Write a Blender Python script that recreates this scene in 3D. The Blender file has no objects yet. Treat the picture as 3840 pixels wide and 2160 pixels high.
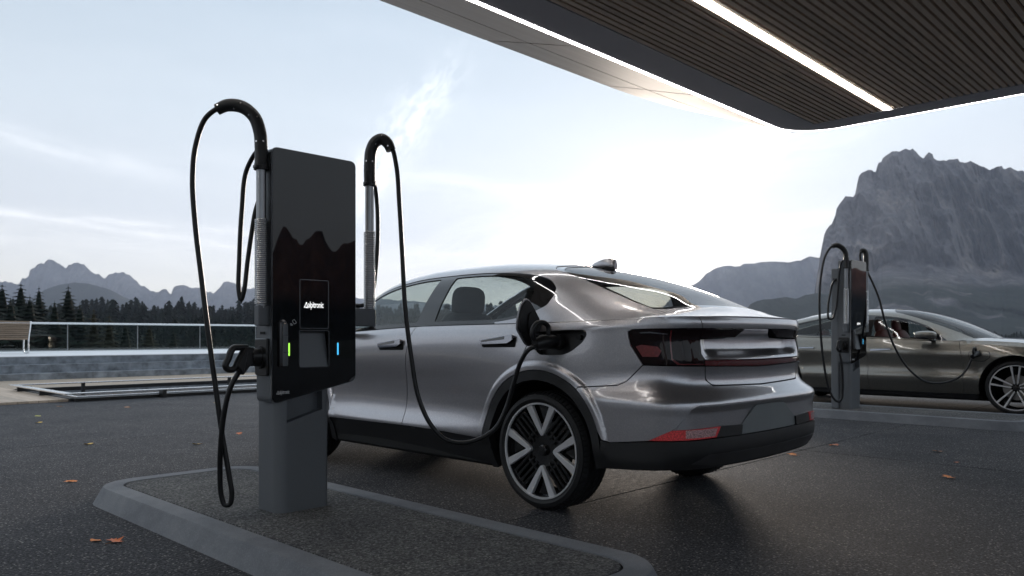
import bpy, math, random
import numpy as np
from mathutils import Vector, Matrix
from mathutils.geometry import delaunay_2d_cdt
random.seed(7); RNG=np.random.default_rng(7)
SC=bpy.context.scene; COL=SC.collection
R=math.radians
# ------------------------------------------------------------------ camera
# site axes: +x runs across the bays, +y along the parked cars, metres
HEAD=math.atan2(2935,3020)                      # camera heading, angle from +x
cam=bpy.data.cameras.new('camera'); co=bpy.data.objects.new('camera',cam); COL.objects.link(co)
co.location=(0,0,1.04); co.rotation_euler=(R(90),0,HEAD-R(90))
cam.sensor_width=36; cam.lens=2935/3840*36; cam.shift_y=182/3840
cam.clip_start=.05; cam.clip_end=40000
cam.dof.use_dof=True; cam.dof.focus_distance=4.5; cam.dof.aperture_fstop=5.0
SC.camera=co
SC.view_settings.view_transform='Standard'; SC.view_settings.look='None'
SC.view_settings.exposure=1.02; SC.view_settings.gamma=1; SC.view_settings.use_curve_mapping=False
SC.cycles.max_bounces=8; SC.cycles.transparent_max_bounces=16; SC.cycles.caustics_reflective=False; SC.cycles.caustics_refractive=False
SC.cycles.volume_bounces=0
SC.cycles.use_denoising=True
CR=Vector((math.cos(HEAD-math.pi/2),math.sin(HEAD-math.pi/2),0)); CF=Vector((math.cos(HEAD),math.sin(HEAD),0))
def C2S(X,Y): return CR.x*X+CF.x*Y, CR.y*X+CF.y*Y      # bearing-frame (right, forward) -> site
SUN_AZ=HEAD-R(10.5); SUN_EL=R(7.0)
SUND=Vector((math.cos(SUN_AZ)*math.cos(SUN_EL),math.sin(SUN_AZ)*math.cos(SUN_EL),math.sin(SUN_EL)))
# ------------------------------------------------------------------ node helper
class NT:
    def __init__(s,tree): s.t=tree; s.n=tree.nodes; s.l=tree.links
    def new(s,typ,**k):
        n=s.n.new(typ)
        for a,v in k.items():
            if a.startswith('i_'):
                key=a[2:]; key=int(key) if key.isdigit() else key.replace('_',' ')
                s.set(n.inputs[key],v)
            else: setattr(n,a,v)
        return n
    def set(s,inp,v):
        if hasattr(v,'outputs'): s.l.new(v.outputs[0],inp)
        elif isinstance(v,bpy.types.NodeSocket): s.l.new(v,inp)
        else: inp.default_value=v
    def m(s,op,a,b=0.,c=None,clamp=False):
        n=s.n.new('ShaderNodeMath'); n.operation=op; n.use_clamp=clamp
        s.set(n.inputs[0],a); s.set(n.inputs[1],b)
        if c is not None: s.set(n.inputs[2],c)
        return n.outputs[0]
    def vm(s,op,a,b=None):
        n=s.n.new('ShaderNodeVectorMath'); n.operation=op
        s.set(n.inputs[0],a)
        if b is not None: s.set(n.inputs[1],b)
        return n
    def mix(s,f,a,b,mode='MIX'):
        n=s.n.new('ShaderNodeMix'); n.data_type='RGBA'; n.blend_type=mode
        s.set(n.inputs[0],f); s.set(n.inputs[6],a); s.set(n.inputs[7],b); return n.outputs[2]
    def ramp(s,f,stops,interp='LINEAR'):
        n=s.n.new('ShaderNodeValToRGB'); n.color_ramp.interpolation=interp; e=n.color_ramp.elements
        while len(e)<len(stops): e.new(.5)
        for x,(p,c) in zip(e,stops): x.position=p; x.color=(c if len(c)==4 else (*c,1))
        s.set(n.inputs[0],f); return n.outputs[0]
    def noise(s,vec,scale,detail=2,rough=.5,out=0,dim='3D'):
        n=s.n.new('ShaderNodeTexNoise'); n.noise_dimensions=dim
        if vec is not None: s.set(n.inputs['Vector'],vec)
        n.inputs['Scale'].default_value=scale; n.inputs['Detail'].default_value=detail; n.inputs['Roughness'].default_value=rough
        return n.outputs[out]
# ------------------------------------------------------------------ world
W=bpy.data.worlds.new('World'); SC.world=W; W.use_nodes=True
wt=NT(W.node_tree); wt.n.clear()
out=wt.new('ShaderNodeOutputWorld')
sky=wt.new('ShaderNodeTexSky',sky_type='NISHITA',sun_disc=False,sun_elevation=SUN_EL,sun_rotation=R(90)-SUN_AZ,altitude=1800,air_density=1.0,dust_density=.4,ozone_density=1.5)
tc=wt.new('ShaderNodeTexCoord'); D=wt.vm('NORMALIZE',tc.outputs['Generated']).outputs[0]
sp=wt.new('ShaderNodeSeparateXYZ',i_0=D); dz=sp.outputs[2]
el=wt.m('ABSOLUTE',dz)
base=wt.ramp(el,[(0,(.80,.72,.665)),(.06,(.765,.715,.68)),(.14,(.70,.695,.69)),(.26,(.575,.62,.645)),(.38,(.455,.52,.57)),(.55,(.49,.555,.61)),(1,(.52,.585,.64))])
dot=wt.vm('DOT_PRODUCT',D,tuple(SUND)).outputs['Value']
dd=wt.m('MAXIMUM',dot,0)
# far side of the sky is a little dimmer than the side of the sun
side=wt.m('MULTIPLY_ADD',dot,.04,.96)
col=wt.mix(1.0,base,wt.new('ShaderNodeCombineColor',i_0=side,i_1=side,i_2=side).outputs[0],'MULTIPLY')
def glow(p,c,k):
    g=wt.m('MULTIPLY',wt.m('POWER',dd,p),k)
    n=wt.vm('SCALE',tuple(c)); wt.set(n.inputs['Scale'],g); return n.outputs[0]
def add(a,b): return wt.vm('ADD',a,b).outputs[0]
col=add(col,glow(22,(1,.88,.77),.045)); col=add(col,glow(90,(1,.84,.70),.22)); col=add(col,glow(600,(1,.93,.84),1.6))
# thin cirrus: streaks laid on the sky dome around the bearing of the view
cr=wt.vm('DOT_PRODUCT',D,tuple(CR)).outputs['Value']; cf=wt.vm('DOT_PRODUCT',D,tuple(CF)).outputs['Value']
cfm=wt.m('MAXIMUM',cf,.05); U=wt.m('DIVIDE',cr,cfm); V=wt.m('DIVIDE',dz,cfm)
front=wt.m('SMOOTH_MIN',wt.m('MULTIPLY',wt.m('MAXIMUM',wt.m('SUBTRACT',cf,.2),0),4),1,.2)
def streak(px,py,ang,L,w,k,nscale=5.,nst=.12,thr=.35):
    u0=(px-1920)/2935; v0=(1262-py)/2935; a=R(ang); ca,sa=math.cos(a),math.sin(a)
    du=wt.m('SUBTRACT',U,u0); dv=wt.m('SUBTRACT',V,v0)
    s=wt.m('ADD',wt.m('MULTIPLY',du,ca),wt.m('MULTIPLY',dv,sa)); t=wt.m('SUBTRACT',wt.m('MULTIPLY',dv,ca),wt.m('MULTIPLY',du,sa))
    wob=wt.noise(wt.new('ShaderNodeCombineXYZ',i_0=wt.m('MULTIPLY',s,5),i_1=px*.013).outputs[0],1.6,2)
    t=wt.m('ADD',t,wt.m('MULTIPLY',wt.m('SUBTRACT',wob,.5),w*1.4))
    g=wt.m('ADD',wt.m('POWER',wt.m('DIVIDE',wt.m('ABSOLUTE',s),L),3),wt.m('POWER',wt.m('DIVIDE',wt.m('ABSOLUTE',t),w),2))
    g=wt.m('EXPONENT',wt.m('MULTIPLY',g,-1))
    vec=wt.new('ShaderNodeCombineXYZ',i_0=wt.m('MULTIPLY',s,nst*60),i_1=wt.m('MULTIPLY',t,60),i_2=px*.01).outputs[0]
    n=wt.m('MULTIPLY',wt.m('SUBTRACT',wt.noise(vec,nscale/5,4,.6),thr),2.6,clamp=True)
    return wt.m('MULTIPLY',wt.m('MULTIPLY',g,n),k)
ST=[streak(1470,560,52,.12,.026,.34,8,.5,.40),streak(1300,830,58,.12,.02,.20,8,.5),streak(2600,640,22,.22,.022,.30),streak(2300,760,17,.30,.03,.22),
    streak(420,830,-5,.28,.006,.22),streak(500,870,-8,.24,.004,.16),streak(230,560,-14,.16,.016,.13),streak(300,900,-4,.3,.02,.10),
    streak(1700,700,-6,.28,.014,.13),streak(1650,960,3,.35,.014,.13),streak(2700,880,8,.25,.02,.16)]
tot=ST[0]
for s_ in ST[1:]: tot=wt.m('ADD',tot,s_)
tot=wt.m('MULTIPLY',tot,wt.m('MULTIPLY',front,2.1))
# general faint cirrus everywhere else
gen=wt.m('MULTIPLY',wt.m('SUBTRACT',wt.noise(wt.vm('MULTIPLY',D,(2.2,2.2,11)).outputs[0],1.6,5,.6),.47),.55,clamp=True)
tot=wt.m('ADD',tot,wt.m('MULTIPLY',gen,.30))
n=wt.vm('SCALE',(1,.93,.89)); wt.set(n.inputs['Scale'],tot); col=add(col,n.outputs[0])
b1=wt.new('ShaderNodeBackground',i_Color=col,i_Strength=.635); b2=wt.new('ShaderNodeBackground',i_Color=sky,i_Strength=.02)
wt.l.new(wt.new('ShaderNodeAddShader',i_0=b1,i_1=b2).outputs[0],out.inputs[0])
# ------------------------------------------------------------------ sun
sl=bpy.data.lights.new('sun','SUN'); sl.energy=1.75; sl.angle=R(11); sl.color=(1,.87,.75)
so=bpy.data.objects.new('sun',sl); COL.objects.link(so)
so.rotation_euler=Vector(Vector((math.cos(SUN_AZ)*math.cos(R(6.5)),math.sin(SUN_AZ)*math.cos(R(6.5)),math.sin(R(6.5))))).to_track_quat('Z','Y').to_euler()
# ------------------------------------------------------------------ object helpers
def tag(o,label=None,cat=None,group=None,kind=None):
    if label:o['label']=label
    if cat:o['category']=cat
    if group:o['group']=group
    if kind:o['kind']=kind
    return o
def thing(name,label,cat,loc=(0,0,0),rz=0,group=None):
    o=bpy.data.objects.new(name,None); COL.objects.link(o); o.location=loc; o.rotation_euler=(0,0,rz); o.empty_display_size=.1
    return tag(o,label,cat,group)
def mesh(name,V,Fc,mat,parent=None,smooth=False,loc=None,rz=None,normals=None,sm=None):
    me=bpy.data.meshes.new(name); me.from_pydata([tuple(map(float,v)) for v in V],[],[tuple(int(i) for i in f) for f in Fc])
    if isinstance(mat,(list,tuple)):
        for m_ in mat: me.materials.append(m_)
    elif mat: me.materials.append(mat)
    if smooth is True: me.shade_smooth()
    elif sm is not None: me.polygons.foreach_set('use_smooth',sm)
    if smooth=='angle':
        me.shade_smooth(); me.set_sharp_from_angle(angle=R(38))
    me.update()
    if normals is not None: me.normals_split_custom_set_from_vertices(normals)
    o=bpy.data.objects.new(name,me); COL.objects.link(o)
    if parent:o.parent=parent
    if loc is not None:o.location=loc
    if rz is not None:o.rotation_euler=(0,0,rz)
    return o
def inst(src,name,parent=None,loc=(0,0,0),rz=0,scale=None):
    o=bpy.data.objects.new(name,src.data); COL.objects.link(o); o.parent=parent; o.location=loc; o.rotation_euler=(0,0,rz)
    if scale:o.scale=scale
    return o
def copy_tree(o,parent=None):
    c=o.copy(); COL.objects.link(c)
    if parent: c.parent=parent
    for ch in list(o.children): copy_tree(ch,c)
    return c
class MB:
    def __init__(s): s.V=[];s.F=[]
    def add(s,V,Fc):
        k=len(s.V); s.V+= [tuple(v) for v in V]; s.F+=[tuple(i+k for i in f) for f in Fc]; return s
    def box(s,x0,x1,y0,y1,z0,z1,c=0):
        if c<=0:
            V=[(x,y,z) for z in (z0,z1) for x,y in ((x0,y0),(x1,y0),(x1,y1),(x0,y1))]
            return s.add(V,[(3,2,1,0),(4,5,6,7),(0,1,5,4),(1,2,6,5),(2,3,7,6),(3,0,4,7)])
        V=[];X=(x0,x1);Y=(y0,y1);Z=(z0,z1)
        # chamfered box: 24 verts
        idx={}
        for i in (0,1):
            for j in (0,1):
                for k in (0,1):
                    sx=c if i==0 else -c; sy=c if j==0 else -c; sz=c if k==0 else -c
                    idx[i,j,k]=len(V); V+=[(X[i],Y[j]+sy,Z[k]+sz),(X[i]+sx,Y[j],Z[k]+sz),(X[i]+sx,Y[j]+sy,Z[k])]
        F=[]
        a=lambda i,j,k,n: idx[i,j,k]+n
        F+=[(a(0,0,0,0),a(0,0,1,0),a(0,1,1,0),a(0,1,0,0)),(a(1,0,0,0),a(1,1,0,0),a(1,1,1,0),a(1,0,1,0)),
            (a(0,0,0,1),a(1,0,0,1),a(1,0,1,1),a(0,0,1,1)),(a(0,1,0,1),a(0,1,1,1),a(1,1,1,1),a(1,1,0,1)),
            (a(0,0,0,2),a(0,1,0,2),a(1,1,0,2),a(1,0,0,2)),(a(0,0,1,2),a(1,0,1,2),a(1,1,1,2),a(0,1,1,2))]
        for i in (0,1):
            for j in (0,1):
                f=(a(i,j,0,0),a(i,j,0,1),a(i,j,1,1),a(i,j,1,0)); F.append(f if i==j else f[::-1])
                f=(a(i,0,j,0),a(i,0,j,2),a(i,1,j,2),a(i,1,j,0)); F.append(f[::-1] if i==j else f)
                f=(a(0,i,j,1),a(1,i,j,1),a(1,i,j,2),a(0,i,j,2)); F.append(f[::-1] if i==j else f)
        for i in (0,1):
            for j in (0,1):
                for k in (0,1):
                    f=(a(i,j,k,0),a(i,j,k,1),a(i,j,k,2)); F.append(f[::-1] if (i+j+k)%2==0 else f)
        return s.add(V,F)
    def tube(s,pts,r,n=12,cap=True,flat=None):
        P=[Vector(p) for p in pts]; m=len(P); rr=r if hasattr(r,'__len__') else [r]*m
        T=[(P[min(i+1,m-1)]-P[max(i-1,0)]).normalized() for i in range(m)]
        up=Vector((0,0,1)) if abs(T[0].z)<.9 else Vector((1,0,0))
        u=T[0].cross(up).normalized(); V=[]
        for i in range(m):
            u=(u-T[i]*u.dot(T[i])).normalized(); w=T[i].cross(u)
            for k in range(n):
                a=2*math.pi*k/n; V.append(P[i]+(u*math.cos(a)+w*math.sin(a))*rr[i])
        F=[(i*n+k,i*n+(k+1)%n,(i+1)*n+(k+1)%n,(i+1)*n+k) for i in range(m-1) for k in range(n)]
        if cap: F+=[tuple(range(n))[::-1],tuple(range((m-1)*n,m*n))]
        return s.add(V,F)
    def prism(s,poly,z0,z1,ch=0,f=None):
        """poly (ccw) in local xy extruded z0..z1, chamfer at top; f maps (x,y,z)->xyz"""
        n=len(poly); rings=[(poly,z0)]
        if ch: rings+=[(poly,z1-ch),(inset(poly,ch),z1)]
        else: rings+=[(poly,z1)]
        V=[(x,y,z) for p,z in rings for x,y in p]
        if f: V=[f(*v) for v in V]
        F=[tuple(range(n))[::-1],tuple(range((len(rings)-1)*n,len(rings)*n))]
        for r in range(len(rings)-1):
            F+=[(r*n+k,r*n+(k+1)%n,(r+1)*n+(k+1)%n,(r+1)*n+k) for k in range(n)]
        return s.add(V,F)
    def lathe(s,prof,n=32,f=None,close=False):
        """prof [(r,h)] about local z"""
        V=[(r*math.cos(2*math.pi*k/n),r*math.sin(2*math.pi*k/n),h) for r,h in prof for k in range(n)]
        if f: V=[f(*v) for v in V]
        m=len(prof)
        F=[(i*n+k,i*n+(k+1)%n,((i+1)%m)*n+(k+1)%n,((i+1)%m)*n+k) for i in range(m if close else m-1) for k in range(n)]
        return s.add(V,F)
    def ob(s,name,mat,parent=None,smooth=False,**k): return mesh(name,s.V,s.F,mat,parent,smooth,**k)
def inset(P,d):
    n=len(P); out=[]
    for i in range(n):
        a=np.array(P[i-1]);b=np.array(P[i]);c=np.array(P[(i+1)%n])
        e1=b-a;e2=c-b;e1=e1/(np.linalg.norm(e1)+1e-9);e2=e2/(np.linalg.norm(e2)+1e-9)
        n1=np.array((-e1[1],e1[0]));n2=np.array((-e2[1],e2[0]));m_=n1+n2;L=m_@m_
        m_=m_*2/L if L>.3 else n1
        out.append(tuple(b+m_*d))
    return out
def rrect(x0,x1,y0,y1,r,n=6):
    rs=r if hasattr(r,'__len__') else [r]*4; P=[]
    for (cx,cy,a,q) in ((x1-rs[0],y0+rs[0],-90,rs[0]),(x1-rs[1],y1-rs[1],0,rs[1]),(x0+rs[2],y1-rs[2],90,rs[2]),(x0+rs[3],y0+rs[3],180,rs[3])):
        for k in range(n+1):
            t=R(a+90*k/n); P.append((cx+q*math.cos(t),cy+q*math.sin(t)))
    return P
def rnd(P,r,n=4,idx=None):
    """round polygon corners"""
    out=[];m=len(P)
    for i in range(m):
        if idx is not None and i not in idx: out.append(tuple(P[i])); continue
        a=np.array(P[i-1],float);b=np.array(P[i],float);c=np.array(P[(i+1)%m],float)
        l1=np.linalg.norm(a-b);l2=np.linalg.norm(c-b);q=min(r,l1*.48,l2*.48)
        p=b+(a-b)/l1*q;s_=b+(c-b)/l2*q
        for k in range(n+1):
            t=k/n; out.append(tuple((1-t)**2*p+2*t*(1-t)*b+t*t*s_))
    return out
def spline(P,k=8):
    P=np.array(P,float);t=np.r_[0,np.cumsum(np.linalg.norm(np.diff(P,axis=0),axis=1)**.7)]
    q=np.linspace(0,t[-1],k*(len(P)-1)+1)
    return crv(t,P,q)
# ------------------------------------------------------------------ materials
def mat(name,base=(.5,.5,.5),rough=.5,metal=0.,coat=0.,coatr=.03,spec=.5,var=.0,vscale=8.,bump=0.,bscale=200.,emit=None,es=0.,ior=None,aniso=0.):
    m_=bpy.data.materials.new(name); m_.use_nodes=True; t=NT(m_.node_tree); p=t.n['Principled BSDF']
    p.inputs['Roughness'].default_value=rough; p.inputs['Metallic'].default_value=metal
    p.inputs['Coat Weight'].default_value=coat; p.inputs['Coat Roughness'].default_value=coatr
    p.inputs['Specular IOR Level'].default_value=spec
    if ior:p.inputs['IOR'].default_value=ior
    tcn=t.new('ShaderNodeTexCoord').outputs['Object']
    v=max(var,.04)
    nz=t.noise(tcn,vscale,4,.6)
    c=t.ramp(nz,[(.3,tuple(x*(1-v) for x in base)),(.7,tuple(min(1,x*(1+v)) for x in base))])
    t.l.new(c,p.inputs['Base Color'])
    if bump:
        b=t.new('ShaderNodeBump',i_Strength=1.0,i_Distance=bump,i_Height=t.noise(tcn,bscale,3,.6)); t.l.new(b.outputs[0],p.inputs['Normal'])
    if emit:
        p.inputs['Emission Color'].default_value=(*emit,1); p.inputs['Emission Strength'].default_value=es
    return m_
def glassmat(name,tint=(.8,.85,.85),refl=1.0,ior=1.5):
    m_=bpy.data.materials.new(name); m_.use_nodes=True; t=NT(m_.node_tree); t.n.clear()
    o=t.new('ShaderNodeOutputMaterial'); tr=t.new('ShaderNodeBsdfTransparent'); gl=t.new('ShaderNodeBsdfGlossy',i_Roughness=.0)
    nz=t.noise(t.new('ShaderNodeTexCoord').outputs['Object'],3,2)
    t.l.new(t.ramp(nz,[(.2,tuple(x*.97 for x in tint)),(.8,tint)]),tr.inputs['Color'])
    geo=t.new('ShaderNodeNewGeometry'); ca=t.m('ABSOLUTE',t.vm('DOT_PRODUCT',geo.outputs['Normal'],geo.outputs['Incoming']).outputs['Value'])
    f0=((ior-1)/(ior+1))**2*1.9; k=t.m('MULTIPLY',t.m('MULTIPLY_ADD',t.m('POWER',t.m('SUBTRACT',1,ca,clamp=True),5),1-f0,f0),refl,clamp=True)
    mx=t.new('ShaderNodeMixShader',i_0=k,i_1=tr,i_2=gl); t.l.new(mx.outputs[0],o.inputs[0]); return m_
def paint(name,base,flake=(.5,.5,.5)):
    m_=bpy.data.materials.new(name); m_.use_nodes=True; t=NT(m_.node_tree); p=t.n['Principled BSDF']
    tcn=t.new('ShaderNodeTexCoord').outputs['Object']
    vo=t.new('ShaderNodeTexVoronoi',i_Vector=tcn,i_Scale=420.)
    c=t.mix(t.m('MULTIPLY',t.m('GREATER_THAN',t.noise(vo.outputs['Color'],3.0,0),.56),.45),(*base,1),(*flake,1))
    t.l.new(c,p.inputs['Base Color'])
    p.inputs['Metallic'].default_value=.84; p.inputs['Roughness'].default_value=.30
    p.inputs['Coat Weight'].default_value=1; p.inputs['Coat Roughness'].default_value=.02; p.inputs['Coat IOR'].default_value=1.55
    return m_
def ground_mat(name,dark,light,gs=90.,rough=(.72,.95),bump=.004,spk=.5,ct=(.55,1.45)):
    m_=bpy.data.materials.new(name); m_.use_nodes=True; t=NT(m_.node_tree); p=t.n['Principled BSDF']
    g=t.new('ShaderNodeNewGeometry').outputs['Position']
    p.inputs['Specular IOR Level'].default_value=.20
    n1=t.noise(g,gs*.75,5,.80); n2=t.noise(g,1.1,4,.6); n3=t.noise(g,gs*.28,3,.7)
    c=t.ramp(n1,[(.41,tuple(x*ct[0] for x in dark)),(.5,tuple((a+b)/2.4 for a,b in zip(dark,light))),(.60,tuple(x*ct[1] for x in light))])
    vo=t.new('ShaderNodeTexVoronoi',i_Vector=g,i_Scale=gs*.85)
    cc=t.new('ShaderNodeSeparateColor',i_0=vo.outputs['Color'])
    sel=t.m('MULTIPLY',t.m('GREATER_THAN',cc.outputs[0],.83),t.m('LESS_THAN',vo.outputs['Distance'],.40))
    spc=t.mix(cc.outputs[1],(.26,.27,.28,1),(.62,.60,.56,1))
    c=t.mix(t.m('MULTIPLY',sel,spk),c,spc)
    c=t.mix(1.,c,t.ramp(n2,[(.3,(.78,.78,.8)),(.7,(1.15,1.13,1.1))]),'MULTIPLY')
    st=t.noise(t.vm('MULTIPLY',g,(1,.8,1)).outputs[0],3.4,5,.7)
    c=t.mix(1.,c,t.ramp(st,[(.40,(.86,.86,.87)),(.58,(1.04,1.04,1.03))]),'MULTIPLY')
    t.l.new(c,p.inputs['Base Color'])
    t.l.new(t.ramp(n3,[(.3,(rough[0],)*3),(.7,(rough[1],)*3)]),p.inputs['Roughness'])
    hgt=t.m('ADD',t.m('MULTIPLY',n1,1.),t.m('MULTIPLY',n3,.8))
    b=t.new('ShaderNodeBump',i_Strength=1.,i_Distance=bump,i_Height=hgt); t.l.new(b.outputs[0],p.inputs['Normal'])
    return m_
def wood(name,a,b,axis=0,scale=1.,rough=.6):
    m_=bpy.data.materials.new(name); m_.use_nodes=True; t=NT(m_.node_tree); p=t.n['Principled BSDF']
    tcn=t.new('ShaderNodeTexCoord').outputs['Object']; s=[26*scale]*3; s[axis]=1.6*scale
    oi=t.new('ShaderNodeObjectInfo').outputs['Random']
    n=t.noise(t.vm('ADD',t.vm('MULTIPLY',tcn,tuple(s)).outputs[0],t.new('ShaderNodeCombineXYZ',i_0=t.m('MULTIPLY',oi,50)).outputs[0]).outputs[0],1,5,.65)
    c=t.ramp(n,[(.3,a),(.7,b)])
    c=t.mix(1.,c,t.ramp(oi,[(0,(.86,.86,.86)),(1,(1.12,1.1,1.08))]),'MULTIPLY')
    t.l.new(c,p.inputs['Base Color']); p.inputs['Roughness'].default_value=rough
    bmp=t.new('ShaderNodeBump',i_Strength=.5,i_Distance=.002,i_Height=n); t.l.new(bmp.outputs[0],p.inputs['Normal']); return m_
M=dict(
 asphalt=ground_mat('granite paving',(.030,.031,.036),(.085,.088,.098)),
 island=ground_mat('island paving',(.066,.068,.069),(.175,.178,.18),spk=.45,ct=(.75,1.2)),
 kerb=ground_mat('kerb stone',(.25,.27,.30),(.23,.245,.265),gs=160,bump=.0010,spk=.07,ct=(.85,1.12)),
 joint=mat('joint dirt',(.012,.012,.013),.9),
 concrete=mat('terrace concrete',(.22,.24,.265),.8,var=.55,vscale=3.4,bump=.002,bscale=30),
 concrete2=mat('terrace top',(.80,.81,.83),.55,var=.08,vscale=1.2,bump=.001,bscale=40),
 housing=mat('charger housing grey',(.15,.162,.175),.42,metal=.35,var=.05,vscale=300,bump=.0003,bscale=900),
 pedestal=mat('pedestal grey',(.18,.192,.205),.46,metal=.35,var=.05,vscale=300,bump=.0003,bscale=900),
 panel=mat('black glass front',(.004,.004,.005),.012,ior=1.52),
 bezel=mat('bezel metal',(.20,.21,.22),.25,metal=1.),
 alu=mat('anodised pole',(.36,.37,.385),.30,metal=.9,var=.05),
 steel=mat('spring steel',(.85,.85,.86),.22,metal=.9),
 rubber=mat('cable rubber',(.010,.010,.011),.34,bump=.0002,bscale=400),
 blackplastic=mat('black plastic',(.014,.014,.015),.32,bump=.0003,bscale=700),
 coverplastic=mat('hose cover plastic',(.022,.023,.024),.36,bump=.0003,bscale=700),
 satin=mat('reader metal',(.10,.10,.105),.28,metal=.8),
 white=mat('white print',(.88,.88,.88),.6),
 whitelit=mat('lit screen lettering',(.85,.85,.85),.6,emit=(1,1,1),es=.5),
 green=mat('green status light',(.3,.8,.1),.4,emit=(.42,1,.10),es=.6),
 blue=mat('blue status light',(.05,.35,.8),.4,emit=(.07,.52,.92),es=.6),
 paint=paint('warm grey metallic paint',(.44,.43,.45),(.68,.66,.66)),
 paint2=paint('olive bronze metallic paint',(.20,.19,.165),(.46,.43,.38)),
 liner=mat('body liner black',(.006,.006,.006),.8),
 clad=mat('black cladding',(.016,.016,.017),.5,bump=.0005,bscale=900),
 gloss=mat('gloss black trim',(.006,.006,.007),.05,coat=1),
 chrome=mat('dark chrome',(.33,.33,.35),.12,metal=1.),
 cglass=glassmat('car glass',(.66,.71,.70),.75),
 rearglass=glassmat('rear glass',(.70,.70,.67),.9),
 lampglass=None,
 tyre=mat('tyre rubber',(.012,.012,.013),.62,var=.1,bump=.0008,bscale=300),
 rimsilver=mat('machined alloy',(.74,.74,.75),.36,metal=.35),
 rimblack=mat('gloss black alloy',(.012,.012,.013),.16,coat=.6),
 disc=mat('brake disc',(.25,.24,.23),.4,metal=.8),
 seat=mat('grey seat cloth',(.10,.11,.12),.8,var=.06),
 redseat=mat('red leather',(.16,.018,.014),.5,var=.1),
 dark=mat('cabin black',(.014,.015,.016),.7),
 soffit=mat('canopy soffit band',(.60,.58,.62),.5,var=.04,vscale=1.5),
 back=mat('slat backing black',(.03,.024,.02),.8),
 led=mat('light strip lit',(.9,.9,.9),.5,emit=(1,.98,.96),es=9.0),
 slat=wood('ceiling slat wood',(.78,.62,.49),(.90,.76,.61),0,.6),
 fascia=wood('pale fascia board',(.72,.66,.61),(.86,.81,.76),0,.16,.5),
 deck=wood('deck wood',(.42,.33,.25),(.58,.47,.37),1,1.),
 deckedge=wood('bench wood',(.23,.18,.13),(.36,.29,.22),0,1.),
 railsteel=mat('brushed steel rail',(.88,.89,.90),.22,metal=.9),
 fence_glass=glassmat('railing glass',(.82,.88,.86),.8),
 water=mat('dark pool water',(.006,.008,.012),.03,spec=.6,bump=.0004,bscale=6),
 bark=mat('bark',(.05,.038,.028),.9,var=.3),
)
def lamp_mat(name,base,em=None,es=0,bands=0):
    m_=bpy.data.materials.new(name); m_.use_nodes=True; t=NT(m_.node_tree); p=t.n['Principled BSDF']
    tcn=t.new('ShaderNodeTexCoord').outputs['Object']
    ch=t.new('ShaderNodeTexVoronoi',i_Vector=tcn,i_Scale=bands or 60.,feature='F1',distance='CHEBYCHEV')
    c=t.ramp(ch.outputs['Distance'],[(.0,tuple(min(1,x*1.5) for x in base)),(.6,tuple(x*.5 for x in base))])
    t.l.new(c,p.inputs['Base Color']); p.inputs['Roughness'].default_value=.3; p.inputs['Coat Weight'].default_value=1; p.inputs['Coat Roughness'].default_value=.01
    if em: p.inputs['Emission Color'].default_value=(*em,1); p.inputs['Emission Strength'].default_value=es
    return m_
M['lampglass']=mat('smoked lamp lens',(.010,.003,.004),.05,spec=.35)
M['lampred']=lamp_mat('red lamp insert',(.05,.006,.008),(1,.05,.05),.012)
M['lampbar']=mat('red light bar',(.14,.010,.012),.08,coat=1)
M['reflector']=lamp_mat('red reflector',(.60,.06,.07),(1,.08,.08),.03,bands=140.)

# ------------------------------------------------------------------ surface mathematics
def crv(t, P, q):
    """C1 Catmull-Rom through P (n,k) at knots t, evaluated at q"""
    t=np.asarray(t,float);P=np.asarray(P,float)
    if P.ndim==1:P=P[:,None]
    d=np.diff(P,axis=0)/np.diff(t)[:,None]
    h=np.diff(t)
    m=np.zeros_like(P);m[0]=d[0];m[-1]=d[-1]
    m[1:-1]=(d[:-1]*h[1:,None]+d[1:]*h[:-1,None])/(h[1:]+h[:-1])[:,None]
    q=np.clip(q,t[0],t[-1]);i=np.clip(np.searchsorted(t,q,side='right')-1,0,len(t)-2)
    H=h[i];u=((q-t[i])/H)[:,None];H=H[:,None]
    return (2*u**3-3*u**2+1)*P[i]+(u**3-2*u**2+u)*H*m[i]+(-2*u**3+3*u**2)*P[i+1]+(u**3-u**2)*H*m[i+1]
def gauss(A,ax,sig):
    if sig<=0:return A
    r=int(3*sig+1);k=np.exp(-.5*(np.arange(-r,r+1)/sig)**2);k/=k.sum()
    pad=[(0,0)]*A.ndim;pad[ax]=(r,r)
    B=np.pad(A,pad,mode='reflect',reflect_type='odd')
    out=np.zeros_like(A);n=A.shape[ax]
    for j in range(2*r+1):
        sl=[slice(None)]*A.ndim;sl[ax]=slice(j,j+n);out+=k[j]*B[tuple(sl)]
    return out
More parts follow.
